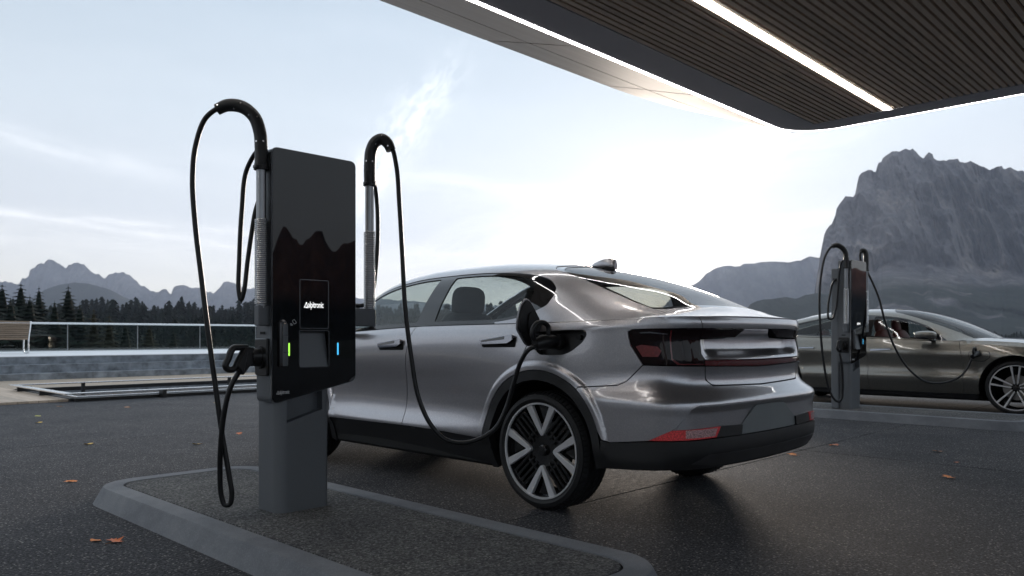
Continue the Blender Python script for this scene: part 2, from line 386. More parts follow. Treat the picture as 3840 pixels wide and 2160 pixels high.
class Surf:
    """regular table (a,b)->xyz with bilinear lookup"""
    def __init__(s,a0,a1,na,b0,b1,nb,G):
        s.a0,s.a1,s.na,s.b0,s.b1,s.nb,s.G=a0,a1,na,b0,b1,nb,G
    def raw(s,a,b):
        a=np.asarray(a,float);b=np.asarray(b,float)
        fa=np.clip((a-s.a0)/(s.a1-s.a0)*(s.na-1),0,s.na-1.0001);fb=np.clip((b-s.b0)/(s.b1-s.b0)*(s.nb-1),0,s.nb-1.0001)
        i=fa.astype(int);j=fb.astype(int);u=(fa-i)[...,None];v=(fb-j)[...,None];G=s.G
        return (G[i,j]*(1-u)*(1-v)+G[i+1,j]*u*(1-v)+G[i,j+1]*(1-u)*v+G[i+1,j+1]*u*v)
    def pn(s,a,b,post=None):
        f=post or (lambda a,b,P:P)
        e=.004
        P=f(a,b,s.raw(a,b))
        A=s.raw(a+e,b)-s.raw(a-e,b) if post is None else f(a+e,b,s.raw(a+e,b))-f(a-e,b,s.raw(a-e,b))
        B=s.raw(a,b+e)-s.raw(a,b-e) if post is None else f(a,b+e,s.raw(a,b+e))-f(a,b-e,s.raw(a,b-e))
        N=np.cross(A,B);N/=np.linalg.norm(N,axis=-1,keepdims=True)+1e-12
        return P,N
def sst(x,a,b):
    u=np.clip((x-a)/(b-a),0,1);return u*u*(3-2*u)

# ---------- car 1 ----------
BX=[-.94,-.79,-.70,-.60,-.4,-.1,.2,.5,1.,1.4,1.75,2.1,2.45,2.8,3.1,3.4,3.62]
BY=[.70,.785,.818,.84,.862,.872,.875,.875,.875,.875,.87,.86,.835,.82,.80,.76,.70]
BZ=[1.15,1.147,1.143,1.14,1.132,1.125,1.122,1.12,1.115,1.105,1.09,1.075,1.05,1.015,.97,.89,.82]
belt=lambda x:crv(BX,np.c_[BY,BZ],np.atleast_1d(x))
RZ=[.18,.24,.30,.37,.405,.44,.50,.56,.62,.67,.70,.72,.74,.77,.82,.88,.95,1.02,1.07,1.10,1.13]
A=np.array([(-1.03,0),(-1.022,.38),(-.998,.62),(-.95,.78),(-.86,.868),(-.74,.902),(-.60,.915),(-.45,.925)])
B=np.array([(-.945,0),(-.937,.36),(-.912,.58),(-.865,.71),(-.79,.785),(-.70,.822),(-.6,.85),(-.45,.885)])
WG=np.array([1,1,1,.9,.5,.15,0,0])
SA=[-1.76,-1.41,-1.16,-1.01,-.90,-.77,-.62,-.45]
def rowsides(i,z):
    # half widths at stations s=-.2,0,.45,1.2,2.2,2.735,3.1
    T={ .18:(.86,.87,.84,.82,.82,.86,.84), .24:(.875,.885,.865,.845,.845,.88,.86), .30:(.885,.895,.885,.87,.87,.89,.87),
        .37:(.895,.905,.905,.902,.90,.90,.88), .405:(.90,.91,.912,.917,.915,.905,.885), .44:(.905,.915,.912,.912,.91,.91,.885),
        .50:(.91,.92,.905,.893,.893,.915,.885), .56:(.915,.924,.90,.884,.886,.92,.885), .62:(.918,.928,.904,.884,.886,.922,.885),
        .67:(.92,.93,.908,.888,.89,.922,.885),.70:(.922,.931,.912,.892,.893,.922,.882),.72:(.922,.932,.914,.895,.896,.92,.88),
        .74:(.923,.932,.916,.898,.899,.92,.878),.77:(.923,.932,.918,.904,.904,.916,.875),.82:(.923,.932,.922,.915,.912,.91,.87),
        .88:(.922,.931,.926,.924,.92,.905,.86),.95:(.918,.926,.926,.928,.922,.90,.85),1.02:(.908,.916,.922,.924,.915,.885,.84),
        1.07:(.898,.906,.914,.914,.903,.865,.82),1.10:(.889,.897,.903,.902,.89,.845,.81)}
    return T.get(z)
SS=[-.2,0,.45,1.2,2.2,2.735,3.1]
def build_lower():
    cols=SA+SS+[3.35,3.50,3.62,3.78,4.0,4.3]
    C=[]
    for i,z in enumerate(RZ):
        blend={.67:1,.70:.93,.72:.62,.74:.32,.77:.12}.get(z,1 if z<.7 else 0)
        sh={.18:.16,.24:.11,.30:.06,.37:.02,.405:.0,.44:-.005,.50:-.005,.56:-.005,.62:-.005,.67:-.005,.70:.0,.72:.005,.74:0,.77:0,.82:-.005,
            .88:-.015,.95:-.005,1.02:.005,1.07:-.008,1.10:-.012,1.13:.0}[z]
        R=A*blend+B*(1-blend)
        R=R.copy();R[:,0]+=sh*WG
        # lower rows tuck in y
        if z<.37:R[:,1]-=(.37-z)*.25*np.array([0,.2,.6,1,1,1,1,1])
        if z==1.13:
            for k in (4,5,6,7):R[k,1]=belt(R[k,0])[0,0]
        if z==1.13:ys=[belt(x)[0,0] for x in SS]
        else: ys=rowsides(i,z)
        pts=[tuple(r) for r in R]+[(s,y) for s,y in zip(SS,ys)]
        yl=ys[-1]
        fx=3.66-.10*sst(np.array(z),.75,1.2)-.06*sst(-np.array(z),-.35,-.15)
        pts+=[(fx-.33,yl-.03),(fx-.20,yl-.08),(fx-.10,yl-.17),(fx-.03,yl-.34),(fx,yl-.56),(fx+.02,0)]
        C.append(pts)
    C=np.array(C) # rows,cols,2
    ds=.01;s=np.arange(-1.76-.2,4.3+.001,ds)
    # mirror about the rear centre for smoothness
    cs=[-3.52+1.41+0.0]+cols
    z=np.arange(.18,1.1301,.005)
    M=np.zeros((len(RZ),len(s),2))
    for r in range(len(RZ)):
        P=np.vstack([[C[r,1,0],-C[r,1,1]],C[r]])
        M[r]=crv(cs,P,s)
    G=np.zeros((len(s),len(z),3))
    for a in range(len(s)): G[a,:,:2]=crv(RZ,M[:,a],z)
    G=gauss(G,0,4.0);G=gauss(G,1,2.2)
    return Surf(s[0],s[-1],len(s),z[0],z[-1],len(z),G)
LOW=build_lower()
ARC=[(0.0,.355),(2.735,.355)]
def zt(x,z):
    zb=np.interp(x,BX,BZ)
    return np.where(z>.6,.6+(z-.6)/(zb-.6)*.53,z)
def low(a,b,n=False,off=None,flare=True):
    """a=s, b=actual z -> points"""
    a=np.asarray(a,float);b=np.asarray(b,float)
    def f(a,b):
        P0=LOW.raw(a,np.full_like(b,.8));q=zt(P0[...,0],b)
        P=LOW.raw(a,q);P[...,2]=b
        if flare:
            for c in ARC:
                r=np.hypot(a-c[0],b-c[1]);P[...,1]+=.013*(1-sst(r,.516,.540))*(1-sst(-b,-.42,-.33))
        return P
    P=f(a,b);e=.005
    N=np.cross(f(a+e,b)-f(a-e,b),f(a,b+e)-f(a,b-e));N/=np.linalg.norm(N,axis=-1,keepdims=True)+1e-12
    N=-N
    N=np.where((N@np.array([0,1.,0]))[...,None]*0+1>0,N,N)
    if off is not None: P=P+N*np.asarray(off(a,b) if callable(off) else off)[...,None] if callable(off) else P+N*off
    return P,N
UST=[ # u, then 6 control pts (x,y,z) for v=0,.5,1,1.25,1.6,2
(2.45,[(2.30,.845,1.062),(2.36,.80,1.08),(2.42,.72,1.10),(2.46,.63,1.11),(2.53,.38,1.12),(2.58,0,1.125)]),
(2.1,[(2.1,.86,1.075),(2.1,.805,1.17),(2.1,.735,1.245),(2.1,.66,1.29),(2.1,.4,1.325),(2.1,0,1.345)]),
(1.75,[(1.75,.87,1.09),(1.75,.82,1.25),(1.75,.735,1.385),(1.75,.64,1.44),(1.75,.39,1.475),(1.75,0,1.49)]),
(1.4,[(1.4,.875,1.105),(1.4,.82,1.29),(1.4,.725,1.447),(1.4,.63,1.498),(1.4,.38,1.54),(1.4,0,1.555)]),
(1.0,[(1.,.875,1.115),(1.,.82,1.305),(1.,.72,1.467),(1.,.62,1.517),(1.,.37,1.557),(1.,0,1.572)]),
(.5,[(.5,.875,1.12),(.5,.815,1.30),(.5,.715,1.46),(.5,.61,1.508),(.5,.36,1.545),(.5,0,1.56)]),
(.2,[(.2,.875,1.122),(.2,.81,1.285),(.2,.715,1.43),(.2,.61,1.475),(.2,.36,1.51),(.2,0,1.524)]),
(-.1,[(-.1,.872,1.125),(-.1,.805,1.25),(-.1,.715,1.36),(-.1,.62,1.403),(-.1,.36,1.44),(-.1,0,1.455)]),
(-.4,[(-.4,.862,1.132),(-.4,.79,1.205),(-.4,.71,1.27),(-.4,.62,1.303),(-.4,.36,1.34),(-.4,0,1.352)]),
(-.65,[(-.65,.83,1.14),(-.65,.765,1.168),(-.65,.70,1.192),(-.65,.62,1.21),(-.65,.36,1.24),(-.65,0,1.25)]),
(-.8,[(-.75,.80,1.145),(-.765,.74,1.153),(-.78,.68,1.161),(-.79,.6,1.17),(-.80,.36,1.187),(-.81,0,1.195)]),
(-.93,[(-.80,.785,1.148),(-.855,.715,1.15),(-.885,.65,1.151),(-.905,.58,1.152),(-.937,.36,1.156),(-.945,0,1.158)])]
VV=[0,.5,1,1.25,1.6,2]
def build_upper(UST,sig=(2.5,3)):
    UST=UST[::-1];uk=[u for u,_ in UST]
    P=np.array([p for _,p in UST])
    n=400;m=161
    ug=np.linspace(uk[0],uk[-1],n);vg=np.linspace(0,2.4,m)
    Q=np.zeros((len(uk),m,3))
    for i in range(len(uk)):
        pp=P[i];mir=pp[-2:-4:-1].copy();mir[:,1]*=-1
        Q[i]=crv(VV+[2.4,2.75],np.vstack([pp,mir]),vg)
    G=np.zeros((n,m,3))
    for j in range(m):G[:,j]=crv(uk,Q[:,j],ug)
    G=gauss(G,0,sig[0]);G=gauss(G,1,sig[1])
    return Surf(uk[0],uk[-1],n,0,2.4,m,G)
UP=build_upper(UST)
def up(a,b,off=None):
    P,N=UP.pn(np.asarray(a,float),np.asarray(b,float))
    if off is not None:P=P+N*off
    return P,N

# ------------------------------------------------------------------ trimmed panels on a surface
def pip(P,poly):
    x,y=P[:,0],P[:,1];ins=np.zeros(len(P),bool);q=np.asarray(poly);j=len(q)-1
    for i in range(len(q)):
        xi,yi=q[i];xj,yj=q[j]
        c=((yi>y)!=(yj>y))&(x<(xj-xi)*(y-yi)/(yj-yi+1e-15)+xi);ins^=c;j=i
    return ins
def resamp(poly,sa,sb):
    out=[];n=len(poly)
    for i in range(n):
        a=np.array(poly[i],float);b=np.array(poly[(i+1)%n],float)
        k=max(1,int(math.ceil(math.hypot((b[0]-a[0])/sa,(b[1]-a[1])/sb))))
        for j in range(k): out.append(a+(b-a)*j/k)
    return np.array(out)
def area2(P):
    P=np.asarray(P);return np.sum(P[:,0]*np.roll(P[:,1],-1)-np.roll(P[:,0],-1)*P[:,1])
def panel(name,fn,poly,matl,parent,sa=.03,sb=.03,holes=(),gap=.003,rim=.014,off=0.,mirror=False,both=False,seam=None,side=1,label=None,holegap=None,k=(1,1),extra=None):
    """trim `poly` (in the surface's parameters) out of fn and make it a panel with turned-in edges.
    both: left and right halves joined in one mesh; seam: parameter value (axis,val) at the centre line, no rim there"""
    poly=[tuple(p) for p in poly]
    if area2(poly)<0: poly=poly[::-1]
    s=np.array(k,float)
    P=np.array(poly)*s
    onseam=(np.abs(np.array(poly)[:,seam[0]]-seam[1])<1e-6) if seam else None
    Q=np.array(inset([tuple(p) for p in P],gap))/s
    if seam is not None:
        Q[onseam,seam[0]]=seam[1]
    rings=[resamp(Q,sa,sb)]
    for h in holes:
        h=[tuple(p) for p in h]
        if area2(h)<0:h=h[::-1]
        hq=np.array(inset([tuple(p) for p in np.array(h)*s],-(gap if holegap is None else holegap)))/s
        rings.append(resamp(hq,sa,sb))
    lo=rings[0].min(0);hi=rings[0].max(0)
    ga=np.arange(lo[0]+sa/2,hi[0],sa);gb=np.arange(lo[1]+sb/2,hi[1],sb)
    G=np.stack(np.meshgrid(ga,gb,indexing='ij'),-1);G[:,1::2,0]+=sa*.5;G=G.reshape(-1,2)
    ok=pip(G,rings[0])
    for r in rings[1:]: ok&=~pip(G,r)
    allb=np.vstack(rings);G=G[ok]
    if len(G):
        sc=np.array([1/sa,1/sb]);keep=np.ones(len(G),bool)
        for i in range(0,len(G),400):
            d=np.linalg.norm((G[i:i+400,None]-allb[None])*sc,axis=2).min(1);keep[i:i+400]=d>.55
        G=G[keep]
    if extra is not None:
        X_=np.array(extra,float);ok=pip(X_,rings[0])
        for r in rings[1:]: ok&=~pip(X_,r)
        X_=X_[ok]
        if len(X_):
            sc=np.array([1/sa,1/sb]);d=np.array([np.linalg.norm((allb-x)*sc,axis=1).min() for x in X_]);X_=X_[d>.35]
            if len(G): d=np.array([np.linalg.norm((X_-g)*sc,axis=1).min() for g in G]);G=G[d>.5]
            G=np.vstack([G,X_]) if len(G) else X_
    pts=np.vstack([allb,G]) if len(G) else allb
    edges=[];o=0
    for r in rings:
        m_=len(r);edges+=[(o+i,o+(i+1)%m_) for i in range(m_)];o+=m_
    sc=np.array([1/sa,1/sb])
    vo,eo,fo,ov,oe,of=delaunay_2d_cdt([Vector(p*sc) for p in pts],edges,[],0,1e-7)
    vo=np.array([(v.x,v.y) for v in vo])/sc
    tri=np.array([f for f in fo if len(f)==3],int)
    cen=vo[tri].mean(1);ok=pip(cen,rings[0])
    for r in rings[1:]: ok&=~pip(cen,r)
    tri=tri[ok]
    offv=off(vo[:,0],vo[:,1]) if callable(off) else np.full(len(vo),off)
    Pt,N=fn(vo[:,0],vo[:,1])
    if callable(off):
        P2=Pt+N*offv[:,None];e=.006
        def g(a,b):
            p,n_=fn(a,b);return p+n_*off(a,b)[:,None]
        N2=np.cross(g(vo[:,0]+e,vo[:,1])-g(vo[:,0]-e,vo[:,1]),g(vo[:,0],vo[:,1]+e)-g(vo[:,0],vo[:,1]-e))
        N2/=np.linalg.norm(N2,axis=1,keepdims=True)+1e-12;N2*=np.sign((N2*N).sum(1,keepdims=True)+1e-9);Pt,N=P2,N2
    else: Pt=Pt+N*off
    # orientation
    fn_=np.cross(Pt[tri[:,1]]-Pt[tri[:,0]],Pt[tri[:,2]]-Pt[tri[:,0]])
    fl=(fn_*N[tri[:,0]]).sum(1)<0;tri[fl]=tri[fl][:,::-1]
    # boundary edges
    cnt={}
    for t in tri:
        for a,b in ((t[0],t[1]),(t[1],t[2]),(t[2],t[0])): cnt[(a,b)]=1
    bd=[e for e in cnt if (e[1],e[0]) not in cnt]
    V=[Pt];NN=[N];Fc=[tuple(t) for t in tri];n0=len(Pt);sm=[1]*len(Fc)
    if rim:
        vs=sorted({i for e in bd for i in e});mp={v:i for i,v in enumerate(vs)};vs=np.array(vs)
        V+=[Pt[vs],Pt[vs]-N[vs]*rim];NN+=[N[vs],N[vs]];m_=len(vs)
        for a,b in bd:
            if seam is not None and abs(vo[a,seam[0]]-seam[1])<1e-5 and abs(vo[b,seam[0]]-seam[1])<1e-5: continue
            Fc.append((n0+mp[b],n0+mp[a],n0+m_+mp[a],n0+m_+mp[b]));sm.append(0)
    V=np.vstack(V);NN=np.vstack(NN)
    def mk(V,NN,Fc,nm):
        ob=mesh(nm,V,Fc,matl,parent,sm=sm if len(sm)==len(Fc) else sm+sm)
        me=ob.data;ln=[]
        # custom normals only on the skin
        cn=np.zeros((len(me.loops),3),np.float32)
        vi=np.empty(len(me.loops),int);me.loops.foreach_get('vertex_index',vi)
        cn[:]=NN[vi]
        for p in me.polygons:
            if not p.use_smooth: 
                for li in p.loop_indices: cn[li]=p.normal
        me.normals_split_custom_set(cn.tolist())
        if label: ob['label']=label
        return ob
    flip=lambda A:A*np.array([1,-1,1])
    if both:
        n_=len(V);F2=[tuple(i+n_ for i in f[::-1]) for f in Fc]
        return mk(np.vstack([V,flip(V)]),np.vstack([NN,flip(NN)]),Fc+F2,name)
    res=[]
    if side>=0: res.append(mk(V,NN,Fc,name))
    if mirror or side<0: res.append(mk(flip(V),flip(NN),[f[::-1] for f in Fc],name))
    return res
def blob(cx,cy,cz,sx,sy,sz,p=2.6,nu=20,nv=14,tilt=0.):
    V=[];Fc=[]
    f=lambda c:math.copysign(abs(c)**(2/p),c)
    for j in range(nv+1):
        ph=-math.pi/2+math.pi*j/nv
        for i in range(nu):
            th=2*math.pi*i/nu
            x,y,z=f(math.cos(ph))*f(math.cos(th))*sx,f(math.cos(ph))*f(math.sin(th))*sy,f(math.sin(ph))*sz
            x,z=x*math.cos(tilt)+z*math.sin(tilt),-x*math.sin(tilt)+z*math.cos(tilt)
            V.append((cx+x,cy+y,cz+z))
    Fc=[(j*nu+i,j*nu+(i+1)%nu,(j+1)*nu+(i+1)%nu,(j+1)*nu+i) for j in range(nv) for i in range(nu)]
    return V,Fc
def arcpts(c,r,a0,a1,n): return [(c[0]+r*math.cos(R(a0+(a1-a0)*k/n)),c[1]+r*math.sin(R(a0+(a1-a0)*k/n))) for k in range(n+1)]

# ------------------------------------------------------------------ value noise
def vnoise(x,y,z,seed=0):
    x=np.asarray(x,float);y=np.asarray(y,float)+0*x;z=np.asarray(z,float)+0*x
    xi=np.floor(x).astype(np.int64);yi=np.floor(y).astype(np.int64);zi=np.floor(z).astype(np.int64)
    fx=x-xi;fy=y-yi;fz=z-zi
    s=lambda t:t*t*t*(t*(t*6-15)+10)
    u,v,w=s(fx),s(fy),s(fz)
    def H(a,b,c):
        h=(a*374761393+b*668265263+c*2147483647+seed*974711)&0xffffffff
        h=((h^(h>>13))*1274126177)&0xffffffff;h=h^(h>>16)
        return (h&0xffff)/32767.5-1
    r=0
    for i in (0,1):
        for j in (0,1):
            for k in (0,1):
                r=r+H(xi+i,yi+j,zi+k)*(u if i else 1-u)*(v if j else 1-v)*(w if k else 1-w)
    return r
def fbm(x,y,z,o=5,g=.5,seed=0,ridge=False):
    a=1;r=0;t=0
    for i in range(o):
        n=vnoise(x*2**i,y*2**i,z*2**i,seed+i)
        if ridge:n=1-2*np.abs(n)
        r=r+a*n;t+=a;a*=g
    return r/t
def grid_faces(nx,ny): return [(i*ny+j,(i+1)*ny+j,(i+1)*ny+j+1,i*ny+j+1) for i in range(nx-1) for j in range(ny-1)]
def gmesh(name,V,nx,ny,matl,parent=None,smooth=True):
    V=np.asarray(V,np.float32).reshape(-1,3);i,j=np.meshgrid(np.arange(nx-1),np.arange(ny-1),indexing='ij');b=(i*ny+j).ravel()
    F=np.stack([b,b+ny,b+ny+1,b+1],1).astype(np.int32)
    return rawmesh(name,V,F,matl,parent,smooth)
def rawmesh(name,V,F,matl,parent=None,smooth=False):
    me=bpy.data.meshes.new(name);me.vertices.add(len(V));me.vertices.foreach_set('co',np.asarray(V,np.float32).ravel())
    k=F.shape[1];me.loops.add(F.size);me.loops.foreach_set('vertex_index',F.ravel().astype(np.int32))
    me.polygons.add(len(F));me.polygons.foreach_set('loop_start',np.arange(0,F.size,k,dtype=np.int32));me.polygons.foreach_set('loop_total',np.full(len(F),k,np.int32))
    me.materials.append(matl)
    if smooth:me.polygons.foreach_set('use_smooth',np.ones(len(F),bool))
    me.update(calc_edges=True);me.validate()
    o=bpy.data.objects.new(name,me);COL.objects.link(o);o.parent=parent;return o
# ------------------------------------------------------------------ ground sheet, falling away beyond the terrace
M['meadow']=mat('alpine ground',(.022,.027,.018),.95,var=.4,vscale=.02)
def ground_z(x,y):
    r=np.hypot(x,y);d=np.maximum(0,np.maximum(y-29.5,np.maximum(x-40,np.maximum(-x-25,-y-25))))
    z=-.13-15*sst(d,0,55)
    azr=np.arctan2(x*CR.x+y*CR.y,x*CF.x+y*CF.y)
    rise=sst(r,90,900)**1.1*34*(1-sst(r,900,1500))*(1-.62*sst(azr,-.05,.25))
    return z+rise+ (fbm(x/160,y/160,0,4)*5)*sst(r,100,400)
na,nr=181,120
rr_=np.r_[0,np.geomspace(2,20000,nr-1)];aa=np.linspace(0,2*np.pi,na)
X=rr_[None]*np.cos(aa[:,None]);Y=rr_[None]*np.sin(aa[:,None]);Z=ground_z(X,Y)
tag(gmesh('ground',np.stack([X,Y,Z],-1),na,nr,M['meadow']),kind='structure')
# paved yard: big slabs with open joints
yard=thing('paved_yard',None,None); yard['kind']='structure'
MB().box(-24,39.5,-24.5,29,-.12,-.06).ob('slab_bed',M['joint'],yard)
xs=[-24,-14.2,-3.6,7.0,12.3,17.6,22.9,39.5]; ys=[-24,-12.8,-7.5,-2.21,3.09,8.39,13.86]
slabs={}
for i in range(len(xs)-1):
    for j in range(len(ys)-1):
        w,h_=xs[i+1]-xs[i],ys[j+1]-ys[j];key=(round(w,2),round(h_,2))
        if key not in slabs:
            s_=MB().box(.005,w-.005,.005,h_-.005,-.07,0,.003).ob('paving_slab',M['asphalt'],yard,loc=(xs[i],ys[j],0));slabs[key]=s_
        else: inst(slabs[key],'paving_slab',yard,(xs[i],ys[j],0))
MB().box(-24,39.5,13.86,20.4,-.07,-.004,.003).ob('paving_slab',M['asphalt'],yard)
# ------------------------------------------------------------------ kerbed islands
def island(T0,T1,F0,F1,label):
    it=thing('kerb_island',None,None,(0,0,0)); it['kind']='structure'; it['label']=label
    def ring(d,z,r): return [(x,y,z) for x,y in rrect(T0+d,T1-d,F0+d,F1-d,max(.02,r-d),10)]
    L=[ring(0,-.004,.34),ring(.055,.094,.34),ring(.060,.100,.34),ring(.172,.1,.34),ring(.175,.090,.34)]
    n=len(L[0]);V=[v for q in L for v in q]
    # concentric kerb, split in stones by thin joints along the long sides
    mesh('kerb',V,[(i*n+k,i*n+(k+1)%n,(i+1)*n+(k+1)%n,(i+1)*n+k) for i in range(len(L)-1) for k in range(n)],M['kerb'],it)
    P=rrect(T0+.186,T1-.186,F0+.186,F1-.186,.155,10)
    MB().prism(P,.02,.0985,.003).ob('island_slab',M['island'],it)
    P=rrect(T0+.16,T1-.16,F0+.16,F1-.16,.17,10); MB().prism(P,0,.08).ob('joint_fill',M['joint'],it)
    return it
island(1.655,2.86,1.70,5.50,'dark stone traffic island with pale kerb under the near charging dispenser')
island(9.95,11.15,1.85,5.65,'dark stone traffic island with pale kerb under the far charging dispenser')
# ------------------------------------------------------------------ terrace with steps, planked deck, railing
ter=thing('stone_terrace','raised grey stone terrace with three low steps and pale top behind the deck','terrace',(0,20.4,0))
for k in range(3):
    y0=.35*k; z1=.191*(k+1)
    top=k==2
    for q,x0 in enumerate(np.arange(-20,39,6.0)):
        MB().box(x0+.002,x0+5.998,y0,(8.3 if top else y0+.40),z1-.191 if k else -.1,z1-(.018 if top else .0),.004).ob('step_block',M['concrete'],ter)
for x0 in np.arange(-20,39,6.0): MB().box(x0+.003,x0+5.997,.69,8.3,.5555,.5775,.004).ob('paving_slab',M['concrete2'],ter)
deck=thing('wooden_deck','pale plank deck at ground level left of the steel framed pool','deck',(0,13.8,0))
pw=.142
for k in range(int((4.03+16)/pw)):
    x1=4.03-k*pw; 
    MB().box(x1-pw+.006,x1,0,6.58,.0,.040,.003).ob('plank',M['deck'],deck) if k==0 else None
    if k: inst(pl0,'plank',deck,(-k*pw,0,0))
    else: pl0=deck.children[-1] if len(deck.children) else [o for o in bpy.data.objects if o.parent==deck][0]
for k in range(22):
    y0=3.35+k*.148
    if k==0: pl1=MB().box(4.036,38,y0,y0+.142,.0,.040,.003).ob('plank',M['deckedge'] if False else wood('long deck wood',(.33,.26,.19),(.47,.38,.29),0,1.),deck)
    else: inst(pl1,'plank',deck,(0,k*.148,0))
pool=thing('framed_pool','long shallow dark pool with low floating steel rail frame beside the deck','pool',(4.1,13.75,0))
MB().box(.0,33,.0,3.35,-.0,.012).ob('water',M['water'],pool)
for (a,b,c,d) in ((-.0,33,-.05,.05),(-.05,.05,.05,3.3),(-.0,33,3.24,3.34)):
    MB().box(a,b,c,d,.0,.05,.004).ob('pool_kerb',M['clad'],pool)
fr_=[(-.20,33.2,-.23,-.11),(-.20,-.08,-.108,2.93),(-.20,33.2,2.932,3.05)]
for (a,b,c,d) in fr_: MB().box(a,b,c,d,.128,.150,.003).ob('top_rail',M['railsteel'],pool)
for (a,b,c,d) in ((.02,33,-.06,-.02),(.02,.06,-.0,2.9)): MB().box(a,b,c,d,.062,.082,.003).ob('lower_rail',M['railsteel'],pool)
for x in np.arange(1.35,33,3.0):
    MB().box(x-.03,x+.03,-.20,-.02,.0,.127,.003).ob('rail_post',M['clad'],pool)
    MB().box(x-.33,x-.27,2.96,3.02,.0,.127,.003).ob('rail_post',M['clad'],pool)
for y in (1.25,2.6): MB().box(-.17,.06,y-.03,y+.03,.0,.127,.003).ob('rail_post',M['clad'],pool)
rail=thing('glass_railing','frameless glass railing with bright round steel handrail along the terrace edge','railing',(0,28,.5775))
p0=None
for k in range(-6,14):
    x0=8.15+k*2.18
    if p0 is None: p0=MB().box(.006,2.174,-.008,.008,.0,.86).ob('glass_pane',M['fence_glass'],rail,loc=(x0,0,0))
    else: inst(p0,'glass_pane',rail,(x0,0,0))
    if k==-6:
        j0=MB().box(-.012,.012,-.012,.012,.02,.86,.002).ob('edge_joint',M['alu'],rail,loc=(x0,0,0))
    else: inst(j0,'edge_joint',rail,(x0,0,0))
h_=MB().tube([(-5,0,.885),(38.6,0,.885)],.034,14).ob('handrail',M['railsteel'],rail,'angle')
MB().box(-5,38.6,-.03,.03,.0,.03,.004).ob('base_channel',M['alu'],rail)
# bench
be=thing('park_bench','slatted wooden bench with bent steel frame on the terrace before the glass railing','bench',(0,0,.5775))
bp=[(24.0,.86),(24.05,.66),(24.12,.44),(24.14,.40)]
B0=(24.02,.855);B1=(24.20,.41)
for k in range(9):
    t=k/8; y=B0[0]+(B1[0]-B0[0])*t**1.2; z=B0[1]+(B1[1]-B0[1])*t
    MB().box(3.2,6.07,y-.012,y+.012,z-.022,z+.022,.004).ob('back_slat',wood('bench slat',(.20,.145,.10),(.36,.27,.195),0,1.) if k==0 else M['benchw'],be)
    if k==0: M['benchw']=[o for o in be.children][-1].data.materials[0]
for k in range(8):
    y=24.20+k*.062; MB().box(3.2,6.07,y+.01,y+.062,.375-.0*k,.40,.004).ob('seat_slat',M['benchw'],be)
for x in (3.5,6.09):
    MB().tube(spline([(x,24.0,.87),(x,24.10,.64),(x,24.21,.40),(x,24.22,.34),(x,24.22,.05),(x,24.24,.02),(x,24.28,.018),(x,24.62,.018),(x,24.66,.03),(x,24.68,.07),(x,24.68,.39)],4),.020,10).ob('side_frame',M['railsteel'],be,True)
# ------------------------------------------------------------------ canopy
CZ=4.2;CT,CFy=11.96,5.42
CS=.95
can=thing('forecourt_canopy','large flat forecourt canopy with slatted wooden ceiling, light strips and pale outer boards','canopy',(0,0,1.04*(1-CS)));can.scale=(CS,CS,CS)
RC=.75
def edge_outline(d,T0=-9,F0=-3.85,r=RC,n=14):
    """plan outline inset d, only the visible corner rounded"""
    x1=CT-d;y1=CFy-d;q=max(.03,r-d)
    P=[(T0,F0),(x1,F0)]
    P+=[(x1-q+q*math.cos(R(a)),y1-q+q*math.sin(R(a))) for a in np.linspace(0,90,n)]
    P+=[(T0,y1)]
    return P
def edge_var(w0,w1,n=14):
    a=edge_outline(0)[1:];q=[]
    for k,(x,y) in enumerate(a):
        b=edge_outline(.05)[1:][k];t=min(1,max(0,(k-1)/n));w=w1+(w0-w1)*t*t
        q.append((x+(b[0]-x)*w/.05,y+(b[1]-y)*w/.05))
    return q
po=[(-9,-3.85)]+edge_var(.056,.014);pi_=[(-9,-3.85),(CT-.46,-3.85),(CT-.46,CFy-.52),(-9,CFy-.52)]
# soffit band : outer outline to inner rectangle
V=[(x,y,CZ) for x,y in po]+[(x,y,CZ) for x,y in pi_];n=len(po)
Fb=[(1,n+1,n+2,2)]+[(k,n+2,k+1) for k in range(2,n-2)]+[(n-2,n+2,n+3,n-1)]
Fb=[f if True else f for f in Fb]
V2=V+[(x,y,CZ+.05) for x,y in pi_]; m_=len(V)
Fb+=[(n+1,m_+1,m_+2,n+2),(n+2,m_+2,m_+3,n+3)]
mesh('soffit_band',V2,Fb,M['soffit'],can)
MB().prism([(x,y) for x,y in edge_outline(.03)],CZ+.12,CZ+.38).ob('roof_deck',M['soffit'],can)
MB().box(-9,CT-.40,-3.85,CFy-.46,CZ+.075,CZ+.10).ob('slat_backing',M['back'],can)
# edge light: ribbon following the outline
def ribbon(d0,d1,z,z2=None):
    a=edge_outline(d0)[1:];b=edge_outline(d1)[1:];n=len(a)
    V=[(x,y,z) for x,y in a]+[(x,y,z if z2 is None else z2) for x,y in b]
    return V,[(k,k+1,n+k+1,n+k) for k in range(n-1)]
a=edge_outline(0.0)[1:];b=edge_var(.056,.014);n=len(a);V=[(x,y,CZ-.002) for x,y in a]+[(x,y,CZ-.002) for x,y in b];F=[(k,k+1,n+k+1,n+k) for k in range(n-1)]
V+=[(x,y,CZ+.006) for x,y in a];F+=[(k,k+1,2*n+k+1,2*n+k) for k in range(n-1)]
mesh('edge_light',V,F,M['led'],can)
V,F=ribbon(-.02,.0,CZ+.02,CZ+.02);a=edge_outline(-.02)[1:];V+=[(x,y,CZ+.40) for x,y in a];F+=[(k,k+1,2*n+k+1,2*n+k) for k in range(n-1)]
mesh('edge_flashing',V,F,M['soffit'],can)
MB().box(-9,CT-.49,CFy-1.622,CFy-1.578,CZ-.004,CZ+.06).ob('light_strip',M['led'],can)
